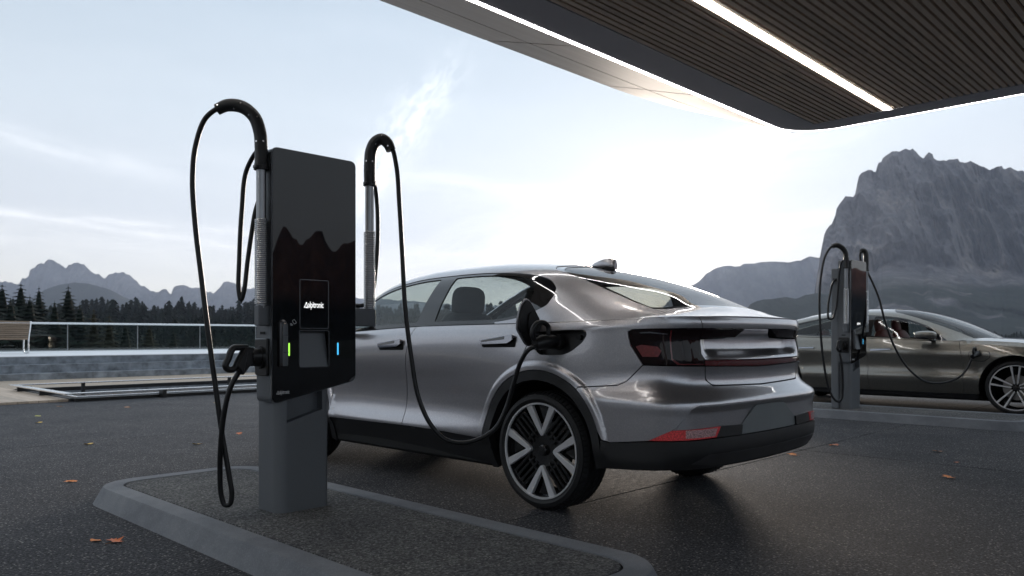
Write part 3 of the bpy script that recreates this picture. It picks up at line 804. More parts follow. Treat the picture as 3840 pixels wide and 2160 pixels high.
# slats
bounds=[CT-.47,9.04,6.64,4.24]
y=CFy-.535;cnt=0;prot={}
pitch=.0835
for k in range(62):
    yy=y-k*pitch
    if abs(yy-.03-(CFy-1.60))<.050: continue
    if yy<-1.4: break
    segs=[(9.043,CT-.465),(6.643,9.04),(4.243,6.64),(-9,4.24)]
    for q,(a,b) in enumerate(segs):
        if yy<1.0 and q in(1,2,3):
            if q!=1: continue
            a,b=-9,9.04;q=9
        if q not in prot: prot[q]=MB().box(a,b,-.056,0,-.0,.045,.003).ob('slat',M['slat'],can,loc=(0,yy,CZ+.004))
        else: inst(prot[q],'slat',can,(0,yy,CZ+.004))
ms_=MB()
for k in range(33):
    yy=-1.4-k*pitch-.056
    if yy>-3.85: ms_.box(-9,CT-.465,yy,yy+.056,CZ+.004,CZ+.05)
tag(ms_.ob('slat',M['slat'],can),kind='stuff')
# outer rising boards
def fw(x): 
    return 1.45*math.sqrt(max(0,1-((x-9.2)/2.62)**2)) if x>9.2 else 1.45
def fpt(x,t):
    w=fw(x); y0=CFy+.03
    if x>CT-RC: y0=CFy-RC+math.sqrt(max(0,RC**2-(x-(CT-RC))**2))+.03
    return (x,y0+w*t,CZ+.012+.45*t*(w/1.45)**.6)
edges=[-9,-5.36,-2.96,-.56,1.84,4.24,6.64,9.04,11.80]
for i in range(len(edges)-1):
    for (t0,t1) in ((0,.492),(.508,1)):
        n=2 if i<7 else 18; V=[]
        xs_=np.linspace(edges[i]+.018,edges[i+1]-.018,n)
        for x in xs_:
            for t in (t0,t1):
                p=fpt(x,t);V.append(p)
            for t in (t0,t1):
                p=fpt(x,t);V.append((p[0],p[1],p[2]+.02))
        F=[]
        for a in range(n-1):
            b=4*a;c=b+4
            F+=[(b,b+1,c+1,c),(b+2,c+2,c+3,b+3),(b+1,b+3,c+3,c+1),(b,c,c+2,b+2)]
        F+=[(0,2,3,1),(4*(n-1),4*(n-1)+1,4*(n-1)+3,4*(n-1)+2)]
        mesh('fascia_board',V,F,M['fascia'],can)
V=[];xs_=np.r_[-9,np.linspace(9.1,11.9,24)]
for x in xs_:
    p=fpt(x,1.0);V+=[(x,CFy-.1,CZ+.5),(p[0],p[1]-.03,p[2]+.05),(p[0],p[1]-.03,p[2]+.022),(x,CFy+.0,CZ+.05)]
F=[]
for a in range(len(xs_)-1):
    for q in range(3): F.append((4*a+q,4*a+q+1,4*a+5+q,4*a+4+q))
mesh('fascia_core',V,F,M['back'],can)
col_=MB().box(-3.2,-2.75,-2.9,-2.45,-1.04*(1-CS)/CS,CZ+.1,.02).ob('column',M['soffit'],can)
# ------------------------------------------------------------------ mountains
def rock(name,a,b,c,sc=.012,green=None,gz=None,scree=0.):
    m_=bpy.data.materials.new(name);m_.use_nodes=True;t=NT(m_.node_tree);p=t.n['Principled BSDF'];p.inputs['Roughness'].default_value=.95;p.inputs['Specular IOR Level'].default_value=.1
    g=t.new('ShaderNodeNewGeometry').outputs['Position'];gs=t.vm('MULTIPLY',g,(1,1,.32)).outputs[0]
    n=t.noise(gs,sc,7,.68);c1=t.ramp(n,[(.28,a),(.5,b),(.72,c)])
    wv=t.vm('ADD',t.vm('MULTIPLY',g,(1,1,.22)).outputs[0],t.vm('SCALE',t.noise(g,sc*3,4,.6,out=1)).outputs[0]);wv.inputs[1].default_value=(0,0,0)
    sv=t.vm('SCALE',t.noise(g,sc*2.5,4,.6,out=1));sv.inputs['Scale'].default_value=.55/sc
    wv=t.vm('ADD',t.vm('MULTIPLY',g,(1,1,.22)).outputs[0],sv.outputs[0]).outputs[0]
    for sc_k,dk in ((2.2,.70),(6.5,.82)):  # dark crack lines paint relief shading into the rock colour
        ve=t.new('ShaderNodeTexVoronoi',i_Vector=wv,i_Scale=sc*sc_k,feature='DISTANCE_TO_EDGE')
        c1=t.mix(1.,c1,t.ramp(ve.outputs['Distance'],[(0,(dk,dk,dk*1.03)),(.16,(1,1,1))]),'MULTIPLY')
    n2=t.noise(gs,sc*6,5,.7);c1=t.mix(1.,c1,t.ramp(n2,[(.3,(.75,.75,.77)),(.7,(1.25,1.22,1.2))]),'MULTIPLY')
    if green:
        z=t.new('ShaderNodeSeparateXYZ',i_0=g).outputs[2]
        h=t.m('ADD',z,t.m('MULTIPLY',t.m('SUBTRACT',t.noise(g,sc*.7,5,.6),.5),gz[1]))
        k=t.m('DIVIDE',t.m('SUBTRACT',gz[0],h),gz[2],clamp=True)
        # scree streaks run down through the green
        if scree:
            sc_=t.noise(t.vm('MULTIPLY',g,(1,1,.12)).outputs[0],sc*1.1,3,.5);k=t.m('MULTIPLY',k,t.m('SUBTRACT',1,t.m('MULTIPLY',t.m('SUBTRACT',sc_,.60),12,clamp=True)))
        gn=t.ramp(t.noise(g,sc*4,5,.7),[(.35,tuple(x*.55 for x in green)),(.7,green)])
        c1=t.mix(k,c1,gn)
    t.l.new(c1,p.inputs['Base Color'])
    return m_
def mountain(name,prof,Yc,Yf,zf,nu,nv,matl,amp=60,freq=90.,jag=0.,talus=.36,th=.42,seed=3,px=True,back=.25,conv=None,warp=1.):
    prof=np.array(prof,float)
    u=(prof[:,0]-1920)/2935;v=(1262-prof[:,1])/2935
    U=np.linspace(u[0],u[-1],nu);Vv=np.interp(U,u,v)
    H=Vv*Yc+1.04
    cx_=U*Yc
    H=H+jag*fbm(cx_/freq*1.3,seed,0,5,.55,seed,True)
    t=np.linspace(0,1+back,nv)
    tt=t[None]+0*U[:,None];UU=U[:,None]+0*tt;HH=H[:,None]+0*tt
    # profile: gentle talus then cliff, ledges by noise
    k=np.clip(tt,0,1)
    tl=talus*(1+.25*fbm(UU*Yc/400,seed+9,0,3)[:,:])
    hh=np.where(k<th,tl*(k/th)**1.15,tl+(1-tl)*((k-th)/(1-th))**.9)
    yy=np.where(k<th,.80*(k/th),.80+.20*((k-th)/(1-th)))
    over=np.clip(tt-1,0,None)
    Z=zf+(HH-zf)*hh-over*HH*1.3
    Yd=Yf+(Yc-Yf)*yy+over*Yc*.4
    x0=UU*Yd
    cl=sst(k,th*.85,th*1.25)*(1-.75*sst(k,.97,1.0))
    n1=fbm(x0/freq,Z/(freq*3.2),seed,6,.55,seed+1,True); n2=fbm(x0/freq/3.3,Z/freq/2.2,seed,5,.6,seed+5)
    ta=fbm(x0/(freq*2.4),Z/freq,seed+2,5,.5,seed+7)
    Yd=Yd-amp*(n1*.8+n2*.45)*cl-amp*.8*ta*(1-cl)*sst(k,.0,.2)
    Z=Z+amp*.25*n2*cl*(k<.985)
    X=UU*Yd+amp*.12*n2*cl*0
    wx=CR.x*X+CF.x*Yd;wy=CR.y*X+CF.y*Yd
    return tag(gmesh(name,np.stack([wx,wy,Z],-1),nu,nv,matl,smooth=False),kind='structure')
q=lambda L,ox,oy,s:[(ox+x*s,oy+y*s) for x,y in L]
M['rock1']=rock('dolomite rock',(.06,.06,.066),(.135,.128,.128),(.28,.25,.225),.006,(.016,.024,.015),(210,170,80),.9)
M['rock2']=rock('far rock',(.06,.06,.065),(.10,.10,.10),(.15,.145,.14),.002)
M['hill']=rock('wooded hill',(.012,.018,.012),(.020,.028,.018),(.03,.036,.024),.02)
big=q([(940,1440),(960,1150),(1000,880),(1015,800),(1030,720),(1050,690),(1085,655),(1100,625),(1112,600),(1118,550),(1140,510),(1165,480),(1185,468),(1235,475),(1250,450),(1262,370),(1280,290),(1305,265),(1330,250),(1345,246),(1368,238),(1385,255),(1400,258),(1408,215),(1418,190),(1440,182),(1448,150),(1480,125),(1520,100),(1565,103),(1600,80),(1660,85),(1690,108),(1705,125),(1740,148),(1765,125),(1785,117),(1805,125),(1815,165),(1835,172),(1880,172),(1900,182),(1950,182),(1985,195),(2000,222),(2030,235),(2070,228),(2080,218),(2100,235),(2130,250),(2200,265),(2230,262),(2280,255),(2300,235),(2310,258),(2400,252),(2459,260),(2650,300),(2900,420),(3300,700),(3900,1100)],2550,500,.52461)
mountain('rock_massif',big,3100,1500,-40,620,230,M['rock1'],amp=190,freq=130,jag=16,seed=3)
mid=q([(-260,1400),(-60,1180),(60,1100),(85,1090),(130,1060),(160,1030),(185,1000),(215,985),(240,970),(290,960),(350,950),(395,960),(430,955),(450,940),(530,935),(590,920),(660,922),(770,925),(800,920),(860,912),(900,895),(935,888),(990,895),(1050,900),(1200,960),(1500,1050)],2550,500,.52461)
mountain('hazy_ridge',mid,6500,4300,-80,260,90,M['rock2'],amp=130,freq=300,jag=12,seed=8)
lowr=q([(380,1330),(470,1260),(500,1215),(540,1195),(600,1182),(650,1180),(720,1172),(780,1180),(830,1185),(900,1160),(1000,1140),(1100,1150),(1300,1160),(1600,1330)],2550,500,.52461)
mountain('wooded_spur',lowr,2300,1500,-60,220,60,M['hill'],amp=35,freq=120,jag=5,seed=5,talus=.6,th=.6)
lft=[(-260,1130),(-120,1090)]+q([(0,235),(40,220),(80,225),(120,245),(160,235),(185,205),(210,200),(240,190),(245,150),(290,140),(310,110),(340,95),(375,95),(380,75),(400,62),(430,65),(470,90),(510,110),(555,120),(570,90),(600,85),(620,68),(650,80),(700,105),(745,120),(800,160),(880,195),(910,165),(970,145),(1030,160),(1080,190),(1130,240),(1180,265),(1210,270),(1260,310),(1300,318),(1330,320),(1360,295),(1390,295),(1430,335),(1445,290),(1500,262),(1540,265),(1600,290),(1650,295),(1700,300),(1730,335),(1780,345),(1830,290),(1870,240),(1920,240),(1980,260),(2050,290),(2120,300),(2300,330),(2600,300),(2900,360),(3300,400),(3700,430),(4200,440)],0,950,.44863)
mountain('jagged_range',lft,7600,5200,-80,520,80,M['rock2'],amp=160,freq=240,jag=34,seed=11)
fh=q([(200,420),(380,300),(480,270),(620,245),(750,255),(900,300),(1050,370),(1200,420)],0,950,.44863)
mountain('foothill',fh,4800,3800,-80,160,40,M['hill'],amp=40,freq=200,jag=6,seed=13,talus=.7,th=.7)
# right of the view and behind: ridges that the glass front and the cars mirror
def ring_range(name,az0,az1,D0,hfun,matl,seed,amp=120):
    n=360;m_=50;az=np.linspace(R(az0),R(az1),n);t=np.linspace(0,1.15,m_)
    A_=az[:,None]+0*t;T_=t[None]+0*A_
    H=hfun(np.degrees(az))[:,None]
    k=np.clip(T_,0,1);rr=D0*(.62+.38*np.where(k<.5,k*1.5,.75+(k-.5)*.5))+np.clip(T_-1,0,None)*D0*2
    Z=-60+(H+60)*np.where(k<.5,.3*(k/.5)**1.2,.3+.7*((k-.5)/.5))-np.clip(T_-1,0,None)*H*2
    nn=fbm(A_*D0/200,Z/600,seed,5,.55,seed,True)
    rr=rr-amp*nn*sst(k,.1,.5)*(1-.7*sst(k,.96,1))
    a=HEAD-A_
    return tag(gmesh(name,np.stack([rr*np.cos(a),rr*np.sin(a),Z],-1),n,m_,matl,smooth=False),kind='structure')
M['glowrock']=rock('alpenglow tinted rock',(.16,.075,.058),(.27,.125,.09),(.37,.18,.125),.004,(.02,.022,.016),(150,150,60))  # red of the alpenglow is painted into the rock colour
def hf(az):
    e=2.5+6.5*np.exp(-((az-112)/3.2)**2)+3.6*np.exp(-((az-103.5)/3.5)**2)+5.2*np.exp(-((az-96.5)/3)**2)+2.5*np.exp(-((az-89)/3)**2)+9*np.exp(-((az-120)/5)**2)+4*np.exp(-((az-75)/9)**2)
    e=e+.9*fbm(az/2.2,1,0,4,.55,3,True)
    return np.tan(np.radians(e*1.22))*2600
ring_range('crags_to_the_right',58,138,2600,hf,M['glowrock'],21)
def hf2(az):
    return np.tan(np.radians(4.5+2.2*fbm(az/7,2,0,4,.55,5,True)+2*fbm(az/25,4,0,2)))*4000
ring_range('range_behind',130,322,4000,hf2,M['rock2'],31,200)
# ------------------------------------------------------------------ conifers
M['needles']=mat('spruce needles',(.010,.017,.012),.85,var=.5,vscale=.6,spec=.2)
M['needles2']=mat('larch needles',(.030,.026,.013),.85,var=.45,vscale=.6,spec=.2)
M['forest']=mat('forest needles',(.007,.012,.009),.9,var=.55,vscale=.03,spec=.15)
def spruce(H,Rb,levels,nb,seed,fine=True):
    rg=np.random.default_rng(seed);V=[];F=[]
    for l in range(levels):
        t=(l+.3)/levels;z=H*(.08+.91*t);rad=Rb*(1-t)**.85*(.85+.3*rg.random())+.10
        n=max(4,int(nb*(1-.45*t)));a0=rg.random()*6.28
        for b in range(n):
            a=a0+6.283*b/n+rg.normal(0,.12);L=rad*(.65+.55*rg.random());dr=L*(.28+.25*rg.random())
            ca,sa=math.cos(a),math.sin(a);w=L*(.30 if fine else .42)
            def P(r,s,dz): return (ca*r-sa*s,sa*r+ca*s,z+dz)
            k=len(V)
            if fine:
                V+=[P(0,0,.12),P(L*.35,w*.9,-dr*.30),P(L*.35,-w*.9,-dr*.30),P(L*.42,0,-dr*.12),P(L*.72,w*.75,-dr*.85),P(L*.72,-w*.75,-dr*.85),P(L*.78,0,-dr*.55),P(L,0,-dr*.85),
                    P(L*.5,w*1.5,-dr*.65),P(L*.5,-w*1.5,-dr*.65)]
                F+=[(k,k+1,k+3),(k,k+3,k+2),(k+3,k+4,k+6),(k+3,k+6,k+5),(k+6,k+4,k+7),(k+6,k+7,k+5),(k+1,k+8,k+3),(k+2,k+3,k+9)]
            else:
                V+=[P(0,w*.5,.1),P(0,-w*.5,.1),P(L,0,-dr),P(L*.55,w,-dr*.5),P(L*.55,-w,-dr*.5)]
                F+=[(k,k+3,k+4),(k,k+4,k+1),(k+3,k+2,k+4)]
    k=len(V);m_=7
    for (zz,q) in ((.10,.55),(.45,.34),(.80,.11),(.95,.03)):
        for j in range(m_): V.append((Rb*q*math.cos(6.283*j/m_),Rb*q*math.sin(6.283*j/m_),H*zz))
    for a in range(3):
        for j in range(m_):
            p,q=k+a*m_+j,k+a*m_+(j+1)%m_;F+=[(p,q,q+m_),(p,q+m_,p+m_)]
    k=len(V);V+=[(0,0,H),(.06,0,H*.93),(-.03,.05,H*.93),(-.03,-.05,H*.93)];F+=[(k,k+1,k+2),(k,k+2,k+3),(k,k+3,k+1)]
    return np.array(V),np.array(F)
crowns=[]
for i in range(4):
    V,F=spruce(20,3.7,44,19,40+i);crowns.append((V,F))
def place_tree(px,py_top,Dist,label,kind=0,var=0,width=1.0,group='conifers beyond the terrace railing'):
    X=(px-1920)/2935*Dist;x,y=C2S(X,Dist);gz_=float(ground_z(np.array([x]),np.array([y]))[0])-.3
    top=1.04+(1262-py_top)/2935*Dist;Ht=top-gz_
    t=thing('spruce_tree' if kind==0 else 'larch_tree',label,'tree',(x,y,gz_),random.random()*6,group)
    key=(kind,var)
    if key not in TREEP:
        V,F=crowns[var];c=rawmesh('crown',V,F,M['needles' if kind==0 else 'needles2'],t);tr=MB();tr.tube([(0,0,-.5),(0,0,8),(0,0,19.3)],[.26,.17,.03],8);k=tr.ob('trunk',M['bark'],t,True)
        TREEP[key]=(c,k)
    else:
        for s_,nm in zip(TREEP[key],('crown','trunk')): inst(s_,nm,t)
    t.scale=(Ht/20*width,Ht/20*width,Ht/20)
    return t
TREEP={}
for (px,py,d_,lb,k,v_,w_) in [
 (-45,1040,95,'tall dark spruce at the far left edge of the view, cut off by the frame',0,0,1.7),
 (8,1056,104,'dark spruce with its tip just inside the left edge of the view',0,1,1.8),
 (78,1054,112,'broad dark spruce, second tip from the left edge, above the bench',0,2,1.8),
 (146,1068,120,'slim dark spruce between the broad one and the lone pointed one',0,3,1.5),
 (112,1100,98,'lower dark spruce filling the gap above the bench right end',0,1,1.9),
 (256,1064,108,'lone pointed spruce standing tallest against the pale foothill',0,0,1.9),
 (205,1122,90,'short dark spruce left of the lone pointed spruce',0,2,1.8),
 (300,1130,88,'short dark spruce right of the lone pointed spruce',0,3,1.9),
 (352,1148,84,'rust brown larch right of the pointed spruce',1,1,1.4),
 (40,1110,80,'low dark spruce directly above the bench back',0,3,1.9),
 (410,1172,80,'small brownish larch above the first glass panes',1,2,1.5),
 (560,1208,62,'low reddish larch seen through the glass right of the bench',1,3,1.9),
 (470,1200,66,'low dark spruce seen through the glass left of the reddish larch',0,1,1.8),
 (650,1225,60,'low dark spruce seen through the glass right of the reddish larch',0,2,1.9)]:
    place_tree(px,py,d_,lb,k,v_,w_)
# far wood: thousands of trees, one object
rg=np.random.default_rng(5);VA=[];FA=[];o_=0
lows=[spruce(1,.20,7,6,70+i,False) for i in range(6)]
def scatter(n,r0,r1,a0,a1,h0,h1,pw=1.):
    global o_
    az=np.radians(rg.uniform(a0,a1,n));r=np.sqrt(rg.uniform(r0**2,r1**2,n))
    x=np.cos(HEAD-az)*r;y=np.sin(HEAD-az)*r;z=ground_z(x,y)
    cl=fbm(x/60,y/60,3,3);keep=(cl>-.38)|(r>650);x,y,z,r=x[keep],y[keep],z[keep],r[keep];cl2=2.2*fbm(x/28,y/28,9,3)
    for i in range(len(x)):
        V,F=lows[rg.integers(6)];h=rg.uniform(h0,h1)*(.66+.30*max(-.6,cl2[i]));w=h*rg.uniform(.85,1.5);a=rg.uniform(0,6.28);c,s=math.cos(a),math.sin(a)
        W_=np.empty_like(V);W_[:,0]=(V[:,0]*c-V[:,1]*s)*w+x[i];W_[:,1]=(V[:,0]*s+V[:,1]*c)*w+y[i];W_[:,2]=V[:,2]*h+z[i]-.5
        VA.append(W_);FA.append(F+o_);o_+=len(V)
scatter(700,110,330,-42,6,9,15)
scatter(1700,330,640,-42,8,9,19)
scatter(2600,640,930,-42,10,10,21)
scatter(1500,640,930,8,44,5,9)
tag(rawmesh('forest',np.vstack(VA),np.vstack(FA),M['forest']),kind='stuff')
tag(bpy.data.objects['forest'],'dark conifer forest covering the slope below the mountains','forest')

# ------------------------------------------------------------------ air
hz=MB().box(-9500,9500,-9500,9500,-120,1500).ob('haze',None);tag(hz,kind='stuff')
hm=bpy.data.materials.new('mountain air');hm.use_nodes=True;ht=NT(hm.node_tree);ht.n.clear()
pv=ht.new('ShaderNodeVolumePrincipled');pv.inputs['Color'].default_value=(.66,.77,1,1);pv.inputs['Density'].default_value=7.0e-5;pv.inputs['Anisotropy'].default_value=.38
ho=ht.new('ShaderNodeOutputMaterial');ht.l.new(pv.outputs[0],ho.inputs['Volume']);hz.data.materials.append(hm)

# ------------------------------------------------------------------ the grey saloon
_up0=up
def up(a,b,off=None):
    P,N=_up0(a,b); return P,-N
zb=lambda x:float(np.interp(x,BX,BZ))
def wheel_meshes(R_t,R_r,w,style):
    """tyre / rim / face parts in local space, axle along +y, outer face at y=+w/2"""
    f=lambda x,y,h:(x,h,y); hw=w/2; out={}
    a=R_t-R_r
    prof=[(R_r-.012,-hw+.02),(R_r+.004,-hw+.008),(R_r+a*.35,-hw-.004),(R_r+a*.72,-hw+.004),(R_t-.014,-hw+.020),(R_t-.003,-hw+.045)]
    q=[]
    for k in range(5):
        yy=-hw+.045+(w-.09)*k/4
        q+=[(R_t,yy)] if k in(0,4) else [(R_t,yy-.006),(R_t-.008,yy-.004),(R_t-.008,yy+.004),(R_t,yy+.006)]
    prof=prof+q+[(r,-h) for r,h in prof[::-1]]
    t=MB().lathe(prof,72,f)
    # shoulder tread blocks read as a jagged shoulder
    for k in range(72):
        th=2*math.pi*(k+.5)/72
        for s in (-1,1):
            c,sn=math.cos(th),math.sin(th)
            V=[]
            for rr,yy in ((R_t-.016,hw-.016),(R_t+.0005,hw-.042)):
                for dth in (-.026,.026):
                    for dr in (0,.0035): V.append(((rr+dr)*math.cos(th+dth),s*yy,(rr+dr)*math.sin(th+dth)))
            t.add(V,[(1,3,7,5),(0,1,5,4),(2,6,7,3),(0,2,3,1),(4,5,7,6)])
    out['tyre']=t
    b=MB().lathe([(R_r-.004,hw-.016),(R_r+.001,hw-.010),(R_r+.001,hw-.004),(R_r-.008,hw-.004),(R_r-.011,hw-.014)],64,f)
    out['barrel']=MB().lathe([(R_r-.006,hw-.018),(R_r-.013,hw-.020),(R_r-.022,hw-.05),(R_r-.03,-hw+.03),(R_r-.012,-hw+.012)],64,f)
    out['rim_ring']=b
    out['brake_disc']=MB().lathe([(.05,.02),(.165,.02),(.17,.0),(.05,0)],40,f)
    return out
def poly_plate(mb,P,y0,y1,ch=.003,fy=None):
    """polygon P in wheel plane (x,z) from depth y0 to y1"""
    if area2(P)<0:P=P[::-1]
    n=len(P);Q=inset([tuple(p) for p in P],ch)
    g=fy or (lambda x,z:0)
    V=[(x,y0+g(x,z),z) for x,z in P]+[(x,y1-ch+g(x,z),z) for x,z in P]+[(x,y1+g(x,z),z) for x,z in Q]
    F=[tuple(2*n+i for i in range(n))[::-1]]
    for r in range(2): F+=[(r*n+k,(r+1)*n+k,(r+1)*n+(k+1)%n,r*n+(k+1)%n) for k in range(n)]
    mb.add(V,F)
def rot(P,a): c,s=math.cos(a),math.sin(a); return [(x*c-y*s,x*s+y*c) for x,y in P]
def wheel1():
    Rt,Rr,w=.355,.288,.245
    m=wheel_meshes(Rt,Rr,w,1);hw=w/2
    dish=lambda x,z:-.020*max(0,1-math.hypot(x,z)/.27)-.0
    sil=MB();blk=MB()
    for q in range(4):
        a=math.pi/2*q
        # V spoke opening outward (along +z before rotation)
        for s in (-1,1):
            P=[(0,.088),(0,.126),(s*.008,.142),(s*.074,.278),(s*.120,.262),(s*.026,.112),(s*.010,.092)]
            poly_plate(sil,rot(P,a),hw-.034,hw-.012,.003,dish)
        # black slatted blade group on the diagonal
        for k,xo in enumerate((-.052,-.019,.019,.052)):
            P=[(xo-.008,.085),(xo+.008,.085),(xo+.011,.272-abs(xo)*.16),(xo-.011,.272-abs(xo)*.16)]
            poly_plate(blk,rot(P,a+math.pi/4),hw-.05,hw-.026,.003,dish)
        for zz in (.268,.135):
            P=[(-.07,zz-.012),(.07,zz-.012),(.066,zz+.006),(-.066,zz+.006)]
            if zz<.2: P=[(-.06,zz-.02),(.06,zz-.02),(.06,zz),(-.06,zz)]
            poly_plate(blk,rot(P,a+math.pi/4),hw-.055,hw-.03,.003,dish)
        # black infill between the arms of the V
        P=[(0,.150),(.050,.270),(-.050,.270)]
        poly_plate(blk,rot(P,a),hw-.07,hw-.052,.002,dish)
    blk.add(m['barrel'].V,m['barrel'].F)
    hub=MB().lathe([(0,hw-.026),(.026,hw-.027),(.032,hw-.032),(.034,hw-.045)],28,lambda x,y,h:(x,h,y))
    blk.lathe([(.03,hw-.050),(.10,hw-.046),(.118,hw-.06),(.12,hw-.09)],40,lambda x,y,h:(x,h,y))
    return m,sil,blk,hub
def put_wheel(car,pos,side,ms,parts_mats,R_):
    t,ring,disc,sil,blk,hub=ms
    first=ms[0]
    def mkp(name,o,parent):
        n=bpy.data.objects.new(name,o.data);COL.objects.link(n);n.parent=parent
        return n
    w=mkp('wheel',t,car); w.location=pos; w.rotation_euler=(0,0,0 if side>0 else math.pi)
    for nm,o in (('rim',ring),('spokes',sil),('blade_inserts',blk),('hub_cap',hub),('brake_disc',disc)): mkp(nm,o,w)
    return w
def protos(m,sil,blk,hub,mr=None,mb=None,ms=None):
    P=[]
    for mb_,mt in ((m['tyre'],M['tyre']),(m['rim_ring'],mr or M['rimsilver']),(m['brake_disc'],M['disc']),(sil,ms or M['rimsilver']),(blk,mb or M['rimblack']),(hub,M['rimblack'])):
        me=bpy.data.meshes.new('wheel_piece'); me.from_pydata([tuple(v) for v in mb_.V],[],[tuple(f) for f in mb_.F]); me.materials.append(mt)
        me.shade_smooth(); me.set_sharp_from_angle(angle=R(32)); me.update()
        class O:pass
        o=O();o.data=me;P.append(o)
    return P
car1=thing('parked_car','warm grey metallic fastback saloon charging beside the near dispenser, rear left wheel facing us','car',(4.385,3.15,0),R(90),'cars plugged in to charge')
A1=lambda *a:arcpts(ARC[0],.485,*a)
A2=lambda *a:arcpts(ARC[1],.485,*a)
S1=[(1.20,zb(1.2)),(1.265,.90),(1.30,.65),(1.322,.405)]
S2=[(.035,zb(.035)),(.045,1.05),(.095,.975),(.145,.885),(.175,.808)]
EX=[(c[0]+r*math.cos(R(a)),c[1]+r*math.sin(R(a))) for c in ARC for r in (.505,.518,.527,.536,.545,.556) for a in np.arange(-6,190,1.6)]
fine=dict(sa=.024,sb=.016,extra=EX)
def bz(xs): return [(x,zb(x)-.001) for x in xs]
P_=M['paint']
# doors, front wing, quarter
panel('rear_door',low,S1+[(1.0,.403),(.70,.390),(.484,.384)]+A1(4,68,14)[1:]+S2[::-1]+bz([.3,.6,.9]),P_,car1,mirror=True,**fine)
panel('front_door',low,[(2.20,zb(2.2)),(2.235,.80),(2.26,.396)]+[(1.322,.405),(1.30,.65),(1.265,.90)]+bz([1.2,1.5,1.8,2.0]),P_,car1,mirror=True,sa=.035,sb=.02)
panel('front_wing',low,[(2.26,.396),(2.235,.80),(2.20,zb(2.2))]+bz([2.45,2.8,3.1,3.25])+[(3.25,.62)]+A2(36,175,20),P_,car1,mirror=True,sa=.04,sb=.03,extra=EX)
PORT=rnd([(.030,1.068),(-.173,1.078),(-.335,1.079),(-.352,1.052),(-.324,1.007),(-.25,.953),(-.19,.932),(-.02,.930),(.028,.965)],.022,4)
LT=rnd([(-.635,1.074),(-.82,1.080),(-.957,1.081),(-1.148,1.083)],.02,3,idx=[0])
quarter=bz([.035,-.2,-.4,-.55])+[(-.62,1.139),(-.77,1.143),(-.9,1.145),(-1.01,1.147),(-1.125,1.148),(-1.148,1.084),(-.957,1.082),(-.82,1.081),(-.66,1.078),(-.628,1.066),(-.632,1.04),(-.649,.991),(-.747,.886),(-.68,.838),(-.62,.795),(-.556,.770),(-.307,.752)]+A1(128,68,18)+S2[::-1][1:]
panel('rear_quarter_panel',low,quarter,P_,car1,mirror=False,holes=[PORT],holegap=0,sa=.02,sb=.0125,extra=EX)
panel('rear_quarter_panel',low,quarter,P_,car1,side=-1,sa=.03,sb=.02)
# tail lamps
lamp=[(-.66,1.078),(-.82,1.080),(-.957,1.081),(-1.148,1.083),(-1.145,1.028),(-1.131,.945),(-1.158,.912),(-1.158,.880),(-.952,.882),(-.747,.886),(-.649,.991),(-.632,1.04),(-.628,1.066)]
tl=panel('tail_light',low,lamp,M['lampglass'],car1,mirror=True,sa=.02,sb=.012,gap=.002)
for i,o in enumerate(tl):
    sd=1 if i==0 else -1
    panel('lamp_insert',low,[(-.690,.985),(-.74,.995),(-.86,.985),(-.885,.962),(-.86,.93),(-.745,.93)],M['lampred'],o,side=sd if sd<0 else 0,off=.0012,rim=0,gap=0,sa=.015,sb=.01)
    panel('lamp_line',low,[(-.939,1.072),(-.947,1.072),(-.945,.92),(-.985,.893),(-1.15,.891),(-1.15,.886),(-.97,.887),(-.937,.915)],M['lampbar'],o,side=sd if sd<0 else 0,off=.0014,rim=0,gap=0,sa=.015,sb=.01)
    panel('lamp_window',low,rnd([(-1.012,1.045),(-1.135,1.036),(-1.118,.945),(-1.02,.912)],.01),M['lampglass'],o,side=sd if sd<0 else 0,off=.0016,rim=0,gap=0,sa=.015,sb=.01)
    panel('lamp_chrome',low,[(-.72,1.062),(-.80,1.066),(-.93,1.055),(-.92,1.050),(-.80,1.059),(-.73,1.057)],M['chrome'],o,side=sd if sd<0 else 0,off=.0016,rim=0,gap=0,sa=.015,sb=.01)
sm_=dict(both=True,seam=(0,-1.76))
panel('upper_lamp_arm',low,[(-1.148,1.083),(-1.59,1.083),(-1.50,1.034),(-1.145,1.028)],M['lampglass'],car1,mirror=True,sa=.025,sb=.012,gap=.002)
panel('light_bar',low,[(-1.158,.910),(-1.76,.903),(-1.76,.866),(-1.158,.880)],M['lampbar'],car1,sa=.03,sb=.01,gap=.0015,rim=.02,**sm_)
def rec(a,b):
    a=np.asarray(a);b=np.asarray(b)
    return -.058*sst(b,.905,.985)*(1-.55*sst(b,1.03,1.09))*sst(-a,1.135,1.26)
panel('tailgate_recess',low,[(-1.142,1.026),(-1.50,1.032),(-1.60,1.083),(-1.76,1.083),(-1.76,.906),(-1.16,.912),(-1.133,.945)],P_,car1,off=rec,sa=.02,sb=.008,rim=.02,**sm_)
panel('tailgate_lower',low,rnd([(-1.163,.878),(-1.76,.864),(-1.76,.759),(-1.234,.771),(-1.179,.80)],.02,3,idx=[3,4]),P_,car1,sa=.03,sb=.01,**sm_)
panel('spoiler_lip',low,[(-1.125,1.148),(-1.40,1.151),(-1.76,1.152),(-1.76,1.085),(-1.60,1.085),(-1.148,1.084)],P_,car1,sa=.03,sb=.008,**sm_)
